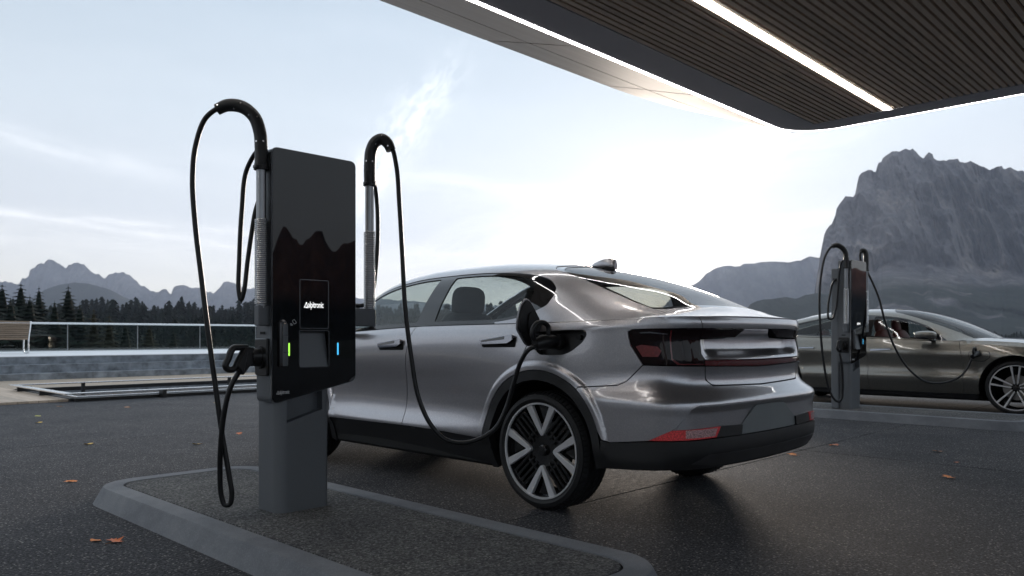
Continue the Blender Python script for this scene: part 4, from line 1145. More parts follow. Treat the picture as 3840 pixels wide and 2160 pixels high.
# bumper
bump=[(-.68,.836),(-.747,.883),(-.952,.880),(-1.16,.877),(-1.177,.80),(-1.234,.768),(-1.76,.756),(-1.76,.672),(-1.6,.672),(-1.259,.674),(-1.064,.672),(-1.022,.654),(-.944,.554),(-.801,.484),(-.544,.456),(-.49,.470)]+A1(160,128,9)+[(-.307,.750),(-.556,.768),(-.62,.793)]
panel('rear_bumper',low,bump,P_,car1,gap=.002,sa=.022,sb=.009,extra=EX,**sm_)
def brec(a,b):
    return -.030*sst(-np.asarray(b),-.672,-.63)*sst(-np.asarray(a),.93,1.08)*(.45+.55*sst(-np.asarray(a),1.3,1.7))
panel('bumper_recess',low,[(-.80,.484),(-.944,.554),(-1.022,.654),(-1.064,.672),(-1.259,.674),(-1.76,.672),(-1.76,.648),(-1.60,.646),(-1.449,.548),(-1.224,.556),(-.919,.546)],P_,car1,off=brec,gap=.0,sa=.02,sb=.008,**sm_)
M['plate']=mat('plate carrier grey',(.24,.26,.265),.38,metal=.3,coat=.2)
panel('plate_holder',low,[(-1.60,.646),(-1.76,.648),(-1.76,.490),(-1.439,.492),(-1.449,.548)],M['plate'],car1,off=-.016,gap=.001,sa=.03,sb=.012,**sm_)
panel('bumper_trim_block',low,[(-1.224,.556),(-1.449,.548),(-1.439,.492),(-1.185,.496)],M['clad'],car1,off=-.006,mirror=True,gap=.001)
panel('rear_reflector',low,[(-.801,.484),(-.919,.546),(-1.224,.556),(-1.185,.497),(-.93,.489)],M['reflector'],car1,off=-.003,mirror=True,gap=.002,sa=.02,sb=.01)
M['reflclear']=lamp_mat('clear reflector centre',(.75,.42,.42),bands=140.)
for sd_ in (0,-1): panel('reflector_centre',low,[(-.99,.545),(-1.19,.548),(-1.17,.505),(-.99,.502)],M['reflclear'],car1,side=sd_,off=-.001,gap=0,rim=0,sa=.02,sb=.01)
panel('rear_valance',low,[(-.484,.468),(-.544,.454),(-.801,.481),(-.93,.487),(-1.2,.494),(-1.76,.488),(-1.76,.318),(-1.2,.325),(-.935,.330),(-.478,.305)],M['clad'],car1,gap=.0015,sa=.025,sb=.012,rim=.05,**sm_)
M['satinclad']=mat('satin valance insert',(.038,.038,.040),.42)
panel('valance_insert',low,[(-1.04,.362),(-1.12,.408),(-1.76,.402),(-1.76,.335),(-1.2,.342)],M['satinclad'],car1,off=.004,gap=.0,sa=.03,sb=.012,rim=.01,**sm_)
panel('sill',low,[(.452,.208),(.484,.30),(.487,.382),(.70,.388),(1.0,.401),(1.322,.403),(2.26,.393),(2.262,.3),(2.30,.208)],M['clad'],car1,off=-.012,mirror=True,sa=.04,sb=.02,rim=.03)
for c in ARC:
    o_=arcpts(c,.484,-19 if c[0]<1 else -8,186 if c[0]<1 else 199,40); i_=arcpts(c,.425,-21 if c[0]<1 else -8,188 if c[0]<1 else 199,40)
    panel('arch_cladding',low,o_+i_[::-1],M['clad'],car1,mirror=True,off=-.001,sa=.025,sb=.02,gap=.001,rim=.05)
    for s in (1,-1):
        V=[];n=24
        for k in range(n+1):
            a=R(-4+188*k/n)
            for y in (.90,.58): V.append((c[0]+.430*math.cos(a),s*y,c[1]+.430*math.sin(a)))
        F=[(2*k,2*k+1,2*k+3,2*k+2) for k in range(n)]+[tuple(2*k+1 for k in range(n+1))]
        mesh('wheel_well',V,F,M['liner'],car1)
# dark liner behind the gaps
lin=[(-.5,.30)]+arcpts(ARC[0],.44,186,-15,20)+arcpts(ARC[1],.44,195,-15,20)+[(3.3,.3),(3.3,.85),(2.8,.98),(2.2,1.04),(1,1.09),(0,1.10),(-.6,1.11),(-1.1,1.115),(-1.76,1.115),(-1.76,.34),(-1.2,.34)]
pin=inset(PORT[::-1] if area2(PORT)<0 else PORT,-.004)
panel('body_liner',low,lin,M['liner'],car1,holes=[pin],off=-.075,gap=0,sa=.08,sb=.05,rim=0,**sm_)
panel('front_bumper',low,[(3.25,zb(3.25)),(3.25,.62),(3.10,.60),(3.14,.55),(3.2,.42),(3.19,.24),(3.6,.22),(4.3,.22),(4.3,.82),(3.62,.82)],P_,car1,sa=.05,sb=.03,both=True,seam=(0,4.3))
# fuel flap bowl and flap
panel('charge_port_bowl',low,PORT,M['blackplastic'],car1,off=-.050,rim=-.050,gap=.001,sa=.03,sb=.02)
so_=MB()
so_.tube([(-.135,.885,1.01),(-.135,.915,1.01)],.045,24); so_.tube([(-.30,.88,1.035),(-.30,.905,1.035)],.016,14)
so_.ob('charge_socket',M['blackplastic'],car1,'angle')
FL=rnd([(1.004,1.267),(1.043,1.222),(1.068,1.135),(1.068,1.082),(1.004,.994),(.971,.981),(.942,.994),(.908,1.048),(.868,1.099),(.891,1.145),(.942,1.221),(.976,1.262)],.012,2)
fl=MB(); fl.prism(FL,0,.007,.002,lambda a,b,c:(.022+c+(a-.97)*.12,a,b)); flap=fl.ob('charge_flap',P_,car1,'angle')
FI=inset(FL[::-1] if area2(FL)<0 else FL,.008)
f2=MB(); f2.prism(FI,0,.010,.003,lambda a,b,c:(.021-c+(a-.97)*.12,a,b)); f2.ob('flap_lining',M['blackplastic'],flap,'angle')
f3=MB(); f3.prism(rnd([(.925,1.15),(.96,1.19),(.99,1.17),(1.0,1.10),(.985,1.04),(.965,1.03),(.92,1.09)],.012,3),0,.012,.003,lambda a,b,c:(.010-c+(a-.97)*.12,a,b)); f3.ob('flap_seal',M['rubber'],flap,'angle')
f4=MB(); f4.tube(spline([(-.02,.87,1.03),(-.005,.92,1.045),(.018,.955,1.06)],5),[.016]*11,10); f4.ob('flap_hinge',M['blackplastic'],flap,'angle')
# shell above the waistline
RW=[(.25,2),(.23,1.45),(.15,1.30),(-.146,1.205),(-.341,1.15),(-.52,1.095),(-.655,1.088),(-.70,1.25),(-.725,1.6),(-.735,2)]
WSH=[(1.44,2),(1.45,1.6),(1.50,1.25),(1.75,1.13),(2.1,1.10),(2.40,1.08),(2.44,1.3),(2.45,2)]
DLO=rnd([(2.30,.05),(1.4,.03),(.40,.035),(.25,.09),(.12,.20),(.016,.367),(-.013,.60),(-.010,.80),(.059,.956),(.16,1.0),(.328,1.008),(.566,1.006),(1.01,1.0),(1.3,1.0),(1.55,1.0),(1.8,.985),(2.05,.965),(2.2,.90)],.05,3)
kk=(1,.36)
sidesh=[(-.655,.0),(2.45,0),(2.45,1.03),(2.40,1.08),(2.1,1.10),(1.75,1.13),(1.50,1.25),(1.45,1.6),(1.44,2),(.25,2),(.23,1.45),(.15,1.30),(-.146,1.205),(-.341,1.15),(-.52,1.095),(-.655,1.088),(-.765,1.04),(-.93,1.2),(-.93,0)]
RGL=[(.50,2),(.50,1.45),(.6,1.38),(1.25,1.38),(1.35,1.45),(1.36,2)]
panel('roof_shell',up,sidesh,P_,car1,sa=.03,sb=.05,holes=[DLO],gap=.0015,holegap=.001,both=True,seam=(1,2.0),k=kk)
mesh_lid=panel('tailgate',up,[(-.655,1.088),(-.765,1.04),(-.93,1.2),(-.93,2),(-.735,2),(-.725,1.6),(-.70,1.25)],P_,car1,sa=.02,sb=.04,gap=.0018,both=True,seam=(1,2.0),k=kk)
for sd in (1,-1):
    G1=rnd([(1.024,.075),(.67,.075),(.406,.085),(.278,.14),(.150,.245),(.165,.87),(.3,.925),(.544,.945),(.93,.935)],.03,3)
    G2=rnd([(2.18,.10),(1.217,.075),(1.085,.935),(1.503,.935),(1.80,.89),(2.04,.80)],.03,3)
    fr=panel('window_frame',up,DLO,M['gloss'],car1,side=sd if sd<0 else 0,holes=[G1,G2],off=-.004,gap=0,holegap=0,rim=.012,sa=.03,sb=.05,k=kk)
    panel('side_window',up,G1,M['cglass'],car1,side=sd if sd<0 else 0,off=-.009,gap=0,rim=0,sa=.04,sb=.06,k=kk)
    panel('side_window',up,G2,M['cglass'],car1,side=sd if sd<0 else 0,off=-.009,gap=0,rim=0,sa=.04,sb=.06,k=kk)
    # waistline strip
    panel('waist_trim',up,[(2.30,.0),(.42,.0),(.42,.028),(2.30,.045)],M['gloss'],car1,side=sd if sd<0 else 0,off=.003,gap=0,rim=.006,sa=.05,sb=.03,k=kk)
RWI=[(.20,2),(.18,1.5),(.10,1.34),(-.146,1.26),(-.341,1.21),(-.50,1.165),(-.63,1.16),(-.665,1.3),(-.685,1.6),(-.69,2)]
panel('rear_window_frame',up,RW,M['gloss'],car1,holes=[],off=-.006,gap=.0,rim=0,sa=.03,sb=.05,both=True,seam=(1,2.0),k=kk) if False else None
def rwband():
    P=[(.25,2)]+RW[1:-1]+[(-.735,2),(-.69,2)]+RWI[1:-1][::-1]+[(.20,2)]
    panel('rear_window_frame',up,P,M['gloss'],car1,off=-.004,gap=0.0012,rim=.01,sa=.03,sb=.05,both=True,seam=(1,2.0),k=kk)
rwband()
panel('rear_window',up,RWI,M['rearglass'],car1,off=-.007,gap=0,rim=0,sa=.04,sb=.08,both=True,seam=(1,2.0),k=kk)
panel('windscreen',up,WSH,M['cglass'],car1,off=-.004,gap=0.002,rim=0,sa=.05,sb=.1,both=True,seam=(1,2.0),k=kk)
# roof lining with a glass panel opening is dark cloth, 3 cm under the skin
HL=[(-.1,1.3),(.2,1.08),(1.4,1.10),(1.9,1.16),(1.46,1.6),(1.45,2),(.26,2),(.24,1.45)]
# bonnet
V=[];nx,ny=14,17
for i in range(nx):
    x=2.30+1.32*i/(nx-1)
    for j in range(ny):
        t=-1+2*j/(ny-1); b_=belt(x)[0]; V.append((x,t*(b_[0]-.01),b_[1]+.065*(1-t*t)**.8*min(1,(3.66-x)*1.5)))
mesh('bonnet',V,[(i*ny+j,(i+1)*ny+j,(i+1)*ny+j+1,i*ny+j+1) for i in range(nx-1) for j in range(ny-1)],P_,car1,True)
# handles, sensor, aerial, mirrors
for sd in (1,-1):
    for P in ([(1.579,.989),(1.307,1.018),(1.300,.985),(1.34,.966),(1.558,.958)],[(.485,1.018),(.203,1.048),(.196,1.015),(.235,.996),(.474,.988)]):
        h=panel('door_handle',low,rnd(P,.008,2),M['chrome'],car1,side=sd if sd<0 else 0,off=.026,rim=.022,gap=0,sa=.02,sb=.008)
        x0=P[0][0];x1=P[1][0]
        panel('handle_recess',low,rnd([(x0+.01,P[0][1]-.012),(x1-.02,P[1][1]-.012),(x1-.02,P[3][1]-.022),(x0-.01,P[4][1]-.018)],.01,2),M['liner'],h[0],side=sd if sd<0 else 0,off=.0015,rim=0,gap=0,sa=.03,sb=.02)
        panel('handle_trim',low,rnd([(x0-.02,P[0][1]-.006),(x1+.06,P[1][1]-.010),(x1+.06,P[2][1]+.004),(x0-.02,P[4][1]+.014)],.004,2),M['gloss'],h[0],side=sd if sd<0 else 0,off=.0275,rim=.002,gap=0,sa=.03,sb=.02)
P,N=low(np.array([-.613]),np.array([.562]));c=Vector(P[0]);n_=Vector(N[0])
MB().tube([c-n_*.004,c+n_*.002],.0125,20).ob('parking_sensor',P_,car1,'angle')
fin=MB();L=[]
for i,(x,w,z0,z1) in enumerate([(.32,.004,1.53,1.545),(.29,.018,1.525,1.562),(.24,.026,1.515,1.578),(.19,.030,1.51,1.585),(.15,.030,1.50,1.584),(.12,.026,1.50,1.576),(.11,.018,1.50,1.568)]):
    ring=[(x,w*math.cos(t)*(1 if math.sin(t)<.3 else .8),z0+(z1-z0)*(.5+.5*math.sin(t))) for t in [2*math.pi*k/14 for k in range(14)]]
    L+=ring
fin.add(L,[(i*14+k,i*14+(k+1)%14,(i+1)*14+(k+1)%14,(i+1)*14+k) for i in range(6) for k in range(14)]+[tuple(range(14))[::-1],tuple(range(84,98))])
fin.ob('roof_aerial',P_,car1,'angle')
for sd in (1,-1):
    V,F=blob(2.03,sd*1.00,1.145,.07,.115,.065,3); mr=mesh('wing_mirror',V,F,P_,car1,True)
    V,F=blob(1.975,sd*1.00,1.145,.02,.10,.052,5); mesh('mirror_glass',V,F,M['bezel'],mr,True)
    MB().tube([(2.03,sd*.85,1.08),(2.03,sd*.93,1.10)],.025,8).ob('mirror_arm',M['gloss'],mr,True)
# underbody and cabin
MB().box(-.35,3.1,-.56,.56,.27,.36,.02).ob('underbody',M['liner'],car1)
MB().box(.46,2.27,-.84,.84,.20,.30,.02).ob('floor_pan',M['liner'],car1)
MB().box(-.40,.50,-.58,.58,.26,1.02,.03).ob('boot_bulkhead',M['dark'],car1)
MB().box(2.05,2.5,-.72,.72,.60,1.00,.05).ob('dashboard',M['dark'],car1)
for y in (.38,-.38):
    V,F=blob(1.28,y,.84,.10,.25,.40,3.5,tilt=-.20); s_=mesh('front_seat',V,F,M['seat'],car1,True)
    V,F=blob(1.58,y,.46,.30,.25,.09,3.5); mesh('seat_cushion',V,F,M['seat'],s_,True)
    V,F=blob(1.20,y,1.30,.065,.145,.115,3.2,tilt=-.12); mesh('headrest',V,F,M['seat'],s_,True)
    V,F=blob(1.19,y,1.10,.085,.22,.12,3.2,tilt=-.15); mesh('seat_shoulder',V,F,M['seat'],s_,True)
V,F=blob(.46,0,.80,.10,.66,.34,4,tilt=-.25); rs=mesh('rear_seat',V,F,M['seat'],car1,True)
for y in (.42,-.42):
    V,F=blob(.36,y,1.12,.05,.12,.055,3); mesh('rear_headrest',V,F,M['seat'],rs,True)
MB().lathe([(.17+.014*math.cos(t),.014*math.sin(t)) for t in [2*math.pi*k/8 for k in range(8)]],28,lambda x,y,h:(1.98+h*.9+y*.35,.38+x,.97+y*.92),close=True).ob('steering_wheel',M['dark'],car1,True)
# wheels
_m,_s,_b,_h=wheel1(); WP=protos(_m,_s,_b,_h)
ms=[WP[0],WP[1],WP[2],WP[3],WP[4],WP[5]]
for x in (0,2.735):
    for sd in (1,-1): put_wheel(car1,(x,sd*(.915-.1225),.355),sd,ms,None,.355)

# ------------------------------------------------------------------ the olive coupe behind the far dispenser
BX2=[-1.5,-.5,0,.6,1.2,1.8,2.1,2.5,2.9,3.3,3.6,3.9];BZ2=[1.06,1.05,1.035,1.022,1.012,.985,.98,.985,.965,.91,.84,.74]
R2=[.17,.25,.34,.44,.48,.54,.62,.72,.80,.86,.92,.98,1.02];Y2=[.86,.90,.925,.950,.952,.932,.926,.940,.957,.952,.930,.900,.870]
def lowB(a,b):
    a=np.asarray(a,float);b=np.asarray(b,float)
    def f(a,b):
        zb_=np.interp(a,BX2,BZ2);q=np.where(b>.5,.5+(b-.5)/(zb_-.5)*.52,b)
        y=np.interp(q,_q2,_y2)
        flare=.018*np.exp(-((a+.42)/.5)**2)+.018*np.exp(-((a-2.9)/.5)**2)
        y=y+flare*sst(q,.5,.7)*(1-sst(q,.95,1.02))
        fr=np.clip((a-2.95)/.98,0,1);re=np.clip((-a-.5)/1.02,0,1)
        y=y*(1-fr**3.0)**.5*(1-.95*re**3.2)**.55
        for c in ((-.42,.36),(2.9,.36)):
            r=np.hypot(a-c[0],b-c[1]);y=y+.008*(1-sst(r,.455,.475))
        return np.stack([a,y,b],-1)
    P=f(a,b);e=.012
    N=-np.cross(f(a+e,b)-f(a-e,b),f(a,b+e)-f(a,b-e));N/=np.linalg.norm(N,axis=-1,keepdims=True)+1e-12
    return P,N
_q2=np.linspace(.17,1.02,200);_y2=gauss(crv(R2,np.array(Y2),_q2),0,3.0)[:,0]
UST2=[(2.45,[(2.22,.86,.985),(2.30,.79,.995),(2.36,.70,1.0),(2.42,.6,1.01),(2.52,.35,1.02),(2.56,0,1.025)]),
(2.1,[(2.1,.872,.98),(2.1,.815,1.035),(2.1,.745,1.10),(2.1,.665,1.165),(2.1,.4,1.23),(2.1,0,1.25)]),
(1.8,[(1.8,.876,.985),(1.8,.805,1.10),(1.8,.725,1.21),(1.8,.645,1.275),(1.8,.4,1.345),(1.8,0,1.365)]),
(1.5,[(1.5,.878,1.0),(1.5,.80,1.18),(1.5,.705,1.305),(1.5,.625,1.36),(1.5,.4,1.42),(1.5,0,1.44)]),
(1.1,[(1.1,.88,1.014),(1.1,.80,1.22),(1.1,.695,1.36),(1.1,.61,1.41),(1.1,.38,1.457),(1.1,0,1.472)]),
(.6,[(.6,.88,1.022),(.6,.80,1.22),(.6,.69,1.365),(.6,.61,1.412),(.6,.38,1.453),(.6,0,1.468)]),
(.1,[(.1,.88,1.033),(.1,.80,1.20),(.1,.69,1.325),(.1,.61,1.365),(.1,.38,1.405),(.1,0,1.42)]),
(-.4,[(-.4,.862,1.048),(-.4,.78,1.16),(-.4,.68,1.24),(-.4,.60,1.27),(-.4,.38,1.305),(-.4,0,1.32)]),
(-.95,[(-.90,.80,1.055),(-.92,.74,1.09),(-.94,.67,1.12),(-.95,.6,1.14),(-.97,.38,1.165),(-.97,0,1.175)]),
(-1.5,[(-1.36,.60,1.06),(-1.40,.58,1.065),(-1.43,.55,1.07),(-1.46,.5,1.075),(-1.50,.3,1.08),(-1.51,0,1.085)])]
UPB=build_upper(UST2)
def upB(a,b):
    P,N=UPB.pn(np.asarray(a,float),np.asarray(b,float));return P,-N
car2=thing('parked_car','olive bronze low coupe with red seats charging behind the far dispenser','car',(13.0,5.34,0),R(-90),'cars plugged in to charge')
P2=M['paint2'];zb2=lambda x:float(np.interp(x,BX2,BZ2))-.002
AB1=lambda a,b,n=12:arcpts((-.42,.36),.43,a,b,n); AB2=lambda a,b,n=12:arcpts((2.9,.36),.43,a,b,n)
c2=dict(sa=.045,sb=.025)
bz2=lambda L:[(x,zb2(x)) for x in L]
for sd in (-1,1):
    q_=dict(side=sd if sd<0 else 0,**c2)
    panel('front_door',lowB,bz2([2.22,1.8,1.4,.97])+[(1.01,.73),(1.02,.25),(2.28,.25),(2.285,.69)],P2,car2,**q_)
    panel('rear_door',lowB,bz2([.97,.5,-.2])+[(-.26,.90)]+AB1(68,-14,14)+[(.03,.25),(1.02,.25),(1.01,.73)],P2,car2,**q_)
    panel('front_wing',lowB,bz2([3.4,3.1,2.9,2.5,2.22])+[(2.285,.69),(2.28,.25),(2.44,.25)]+AB2(194,20,20)+[(3.4,.62)],P2,car2,**q_)
    panel('rear_quarter_panel',lowB,bz2([-.2,-.5,-.9,-1.2])+[(-1.2,.42)]+AB1(172,68,12)+[(-.26,.90)],P2,car2,**q_)
    panel('front_bumper',lowB,bz2([3.4,3.6,3.86])+[(3.86,.22),(3.34,.22),(3.36,.5),(3.4,.62)],P2,car2,**q_)
    panel('rear_bumper',lowB,[(-1.2,zb2(-1.2)),(-1.48,1.05),(-1.48,.25),(-.87,.25),(-.85,.40),(-1.2,.42)],P2,car2,**q_)
    panel('sill',lowB,[(.02,.245),(2.46,.245),(2.46,.175),(.02,.175)],M['clad'],car2,off=-.01,rim=.05,**q_)
    panel('crease_trim',lowB,[(.15,.205),(2.35,.205),(2.35,.20),(.15,.20)],M['chrome'],car2,off=-.006,rim=.01,gap=0,side=q_['side'],sa=.1,sb=.02)
    for P in ([(1.06,.825),(1.35,.843),(1.35,.865),(1.06,.848)],[(-.03,.848),(.21,.852),(.21,.872),(-.03,.868)]):
        panel('door_handle',lowB,rnd(P,.010,3),M['chrome'],car2,off=.03,rim=.012,gap=0,side=q_['side'],sa=.03,sb=.01)
    D2=rnd([(-.62,.12),(.4,.03),(2.06,.04),(1.95,.50),(1.80,.90),(1.5,.965),(1.0,.975),(.3,.96),(-.15,.80)],.05,3)
    g1=rnd([(.86,.07),(-.46,.15),(-.12,.75),(.3,.90),(.90,.915)],.04,3);g2=rnd([(1.03,.07),(1.96,.08),(1.87,.50),(1.74,.84),(1.5,.91),(1.05,.92)],.04,3)
    panel('window_frame',upB,D2,M['gloss'],car2,side=q_['side'],holes=[g1,g2],off=-.003,gap=0,holegap=0,sa=.05,sb=.08,k=(1,.36))
    for g in (g1,g2): panel('side_window',upB,g,M['cglass'],car2,side=q_['side'],off=-.008,gap=0,rim=0,sa=.06,sb=.1,k=(1,.36))
    # door mirror on a short stalk
    V,F=blob(1.83,sd*1.03,1.065,.145,.085,.055,2.7);mr=mesh('wing_mirror',V,F,P2,car2,True)
    V,F=blob(1.83,sd*1.03,1.032,.135,.080,.034,2.7);mesh('mirror_base',V,F,M['gloss'],mr,True)
    MB().tube([(1.90,sd*.86,.985),(1.88,sd*.92,.99),(1.87,sd*1.0,1.02)],.028,8).ob('mirror_arm',M['gloss'],mr,True)
    for c in ((-.42,.36),(2.9,.36)):
        V=[];n=24
        for k in range(n+1):
            a=R(-25+230*k/n)
            for y in (.93,.60):V.append((c[0]+.432*math.cos(a),sd*y,c[1]+.432*math.sin(a)))
        mesh('wheel_well',V,[(2*k,2*k+1,2*k+3,2*k+2) for k in range(n)]+[tuple(2*k+1 for k in range(n+1))],M['liner'],car2)
W2=[(1.20,2),(1.22,1.6),(1.30,1.30),(1.5,1.20),(1.8,1.14),(2.1,1.12),(2.40,1.10),(2.44,1.4),(2.45,2)]
RWB=[(.0,2),(-.02,1.5),(-.12,1.28),(-.4,1.18),(-.9,1.14),(-1.0,1.4),(-1.02,2)]
panel('roof_shell',upB,[(-1.48,0),(2.45,0),(2.45,1.05)]+W2[6:7]+W2[5:0:-1]+[(1.20,2)]+RWB+[(-1.48,2)],P2,car2,holes=[D2],gap=.001,holegap=.001,both=True,seam=(1,2.0),sa=.045,sb=.07,k=(1,.36))
panel('windscreen',upB,W2,M['rearglass'],car2,off=-.004,rim=0,gap=.002,both=True,seam=(1,2.0),sa=.06,sb=.1,k=(1,.36))
panel('rear_window',upB,RWB,M['rearglass'],car2,off=-.004,rim=0,gap=.002,both=True,seam=(1,2.0),sa=.06,sb=.1,k=(1,.36))
V=[];nx,ny=16,19
for i in range(nx):
    x=2.26+1.64*i/(nx-1)
    y_=lowB(np.array([min(x,3.84)]),np.array([zb2(min(x,3.84))]))[0][0][1]
    for j in range(ny):
        t=-1+2*j/(ny-1);V.append((x,t*(y_-.004),zb2(x)+(.045*(1-t*t)+.018*math.exp(-((abs(t)-.72)/.14)**2))*min(1,(3.95-x)*2)))
mesh('bonnet',V,[(i*ny+j,(i+1)*ny+j,(i+1)*ny+j+1,i*ny+j+1) for i in range(nx-1) for j in range(ny-1)],P2,car2,True)
MB().box(-1.2,3.7,-.58,.58,.14,.25,.02).ob('underbody',M['liner'],car2)
MB().box(.05,2.45,-.86,.86,.17,.30,.02).ob('floor_pan',M['liner'],car2)
MB().box(-1.3,-.3,-.52,.52,.3,1.0,.03).ob('boot_bulkhead',M['dark'],car2)
MB().box(2.0,2.45,-.70,.70,.55,.96,.06).ob('dashboard',M['dark'],car2)
for y in (.38,-.38):
    V,F=blob(1.12,y,.80,.10,.25,.36,3.5,tilt=-.3);s_=mesh('front_seat',V,F,M['redseat'],car2,True)
    V,F=blob(1.40,y,.45,.28,.25,.09,3.5);mesh('seat_cushion',V,F,M['redseat'],s_,True)
    V,F=blob(.98,y,1.20,.055,.11,.12,3,tilt=-.2);mesh('headrest',V,F,M['redseat'],s_,True)
V,F=blob(.30,0,.72,.12,.62,.30,4,tilt=-.3);s_=mesh('rear_seat',V,F,M['redseat'],car2,True)
for y in (.4,-.4):
    V,F=blob(.16,y,1.05,.05,.11,.09,3);mesh('rear_headrest',V,F,M['redseat'],s_,True)
# rear lamp, five double spoke wheels
panel('tail_light',lowB,[(-1.1,.93),(-1.45,.94),(-1.45,.86),(-1.14,.87)],M['lampred'],car2,off=.003,mirror=True,gap=0,sa=.04,sb=.02)
def wheel2():
    m=wheel_meshes(.36,.300,.26,2);hw=.13;sil=MB();blk=MB()
    dish=lambda x,z:-.03*max(0,1-math.hypot(x,z)/.28)
    for q in range(5):
        a=math.pi/2+2*math.pi*q/5
        for s in (-1,1):
            P=[(s*.010,.045),(s*.024,.05),(s*.066,.292),(s*.040,.298),(s*.030,.2)]
            poly_plate(sil,rot(P,a-math.pi/2),hw-.05,hw-.014,.003,dish)
        P=[(.045,.06),(.10,.235),(.165,.22),(.06,.07)]
        poly_plate(blk,rot(P,a-math.pi/2+.35),hw-.075,hw-.055,.002,dish)
    blk.add(m['barrel'].V,m['barrel'].F)
    hub=MB().lathe([(0,hw-.034),(.034,hw-.035),(.040,hw-.042),(.06,hw-.06)],28,lambda x,y,h:(x,h,y))
    return m,sil,blk,hub
_m,_s,_b,_h=wheel2();WP2=protos(_m,_s,_b,_h)
for x in (-.42,2.9):
    for sd in (1,-1):put_wheel(car2,(x,sd*(.955-.13),.36),sd,WP2,None,.36)

# ------------------------------------------------------------------ charging dispensers
def plane_fn(y0,tilt=0):
    def f(a,b):
        a=np.asarray(a,float);b=np.asarray(b,float)
        return np.stack([a,np.full_like(a,y0)+tilt*b,b],-1),np.tile(np.array([0,-1.,0]),(len(a),1))
    return f
def text_mesh(s,w,name,parent,loc,mt='white',bold=.014):
    cu=bpy.data.curves.new('lettering','FONT');cu.body=s;cu.size=1;cu.offset=bold;cu.extrude=0;cu.space_character=.92;cu.resolution_u=3
    o=bpy.data.objects.new('lettering',cu);COL.objects.link(o)
    dg=bpy.context.evaluated_depsgraph_get();me=bpy.data.meshes.new_from_object(o.evaluated_get(dg))
    bpy.data.objects.remove(o)
    xs=[v.co.x for v in me.vertices];x0,x1=min(xs),max(xs);k=w/(x1-x0)
    for v in me.vertices: v.co=Vector(((v.co.x-x0)*k*1.0,0,v.co.y*k*1.62))
    me.materials.clear();me.materials.append(M[mt])
    ob=bpy.data.objects.new(name,me);COL.objects.link(ob);ob.parent=parent;ob.location=loc
    return ob
def logo_mark(s,parent,loc,mt='white'):
    """triangle mark: open outlined triangle with a swoosh foot"""
    mb=MB()
    def pl(P):
        n=len(P);mb.add([(x*s,0,z*s) for x,z in P],[tuple(range(n))])
    pl([(.0,.0),(.50,1.0),(.62,1.0),(.24,.17)][::-1]);pl([(.62,1.0),(.50,1.0),(.66,.22),(.86,.10)]);pl([(.0,.0),(.24,.17),(.60,.20),(.98,-.05),(.55,-.06),(.3,.04)][::-1])
    return mb.ob('logo_mark',M[mt],parent,loc=loc)
# pedestal wrap: rounded rectangle path, a = arclength
def ped_fn(x0,x1,y0,y1,r):
    P=np.array([(x0,y1-.0)]+[(x0,y0+r)]+[(x0+r-r*math.cos(R(t)),y0+r-r*math.sin(R(t))) for t in np.linspace(6,90,14)]+[(x1-r*.4,y0)]+[(x1-r*.4+r*.4*math.sin(R(t)),y0+r*.4-r*.4*math.cos(R(t))) for t in np.linspace(10,90,8)]+[(x1,y1)])
    L=np.r_[0,np.cumsum(np.linalg.norm(np.diff(P,axis=0),axis=1))]
    def f(a,b):
        a=np.asarray(a,float);b=np.asarray(b,float);x=np.interp(a,L,P[:,0]);y=np.interp(a,L,P[:,1]);e=.004
        dx=np.interp(a+e,L,P[:,0])-np.interp(a-e,L,P[:,0]);dy=np.interp(a+e,L,P[:,1])-np.interp(a-e,L,P[:,1])
        N=np.stack([dy,-dx,0*a],-1);N/=np.linalg.norm(N,axis=1,keepdims=True)+1e-12
        return np.stack([x,y,b],-1),N
    return f,L[-1],(y1-y0-r)+math.pi/2*r-x0-r     # offset so that a = x + off on the front face
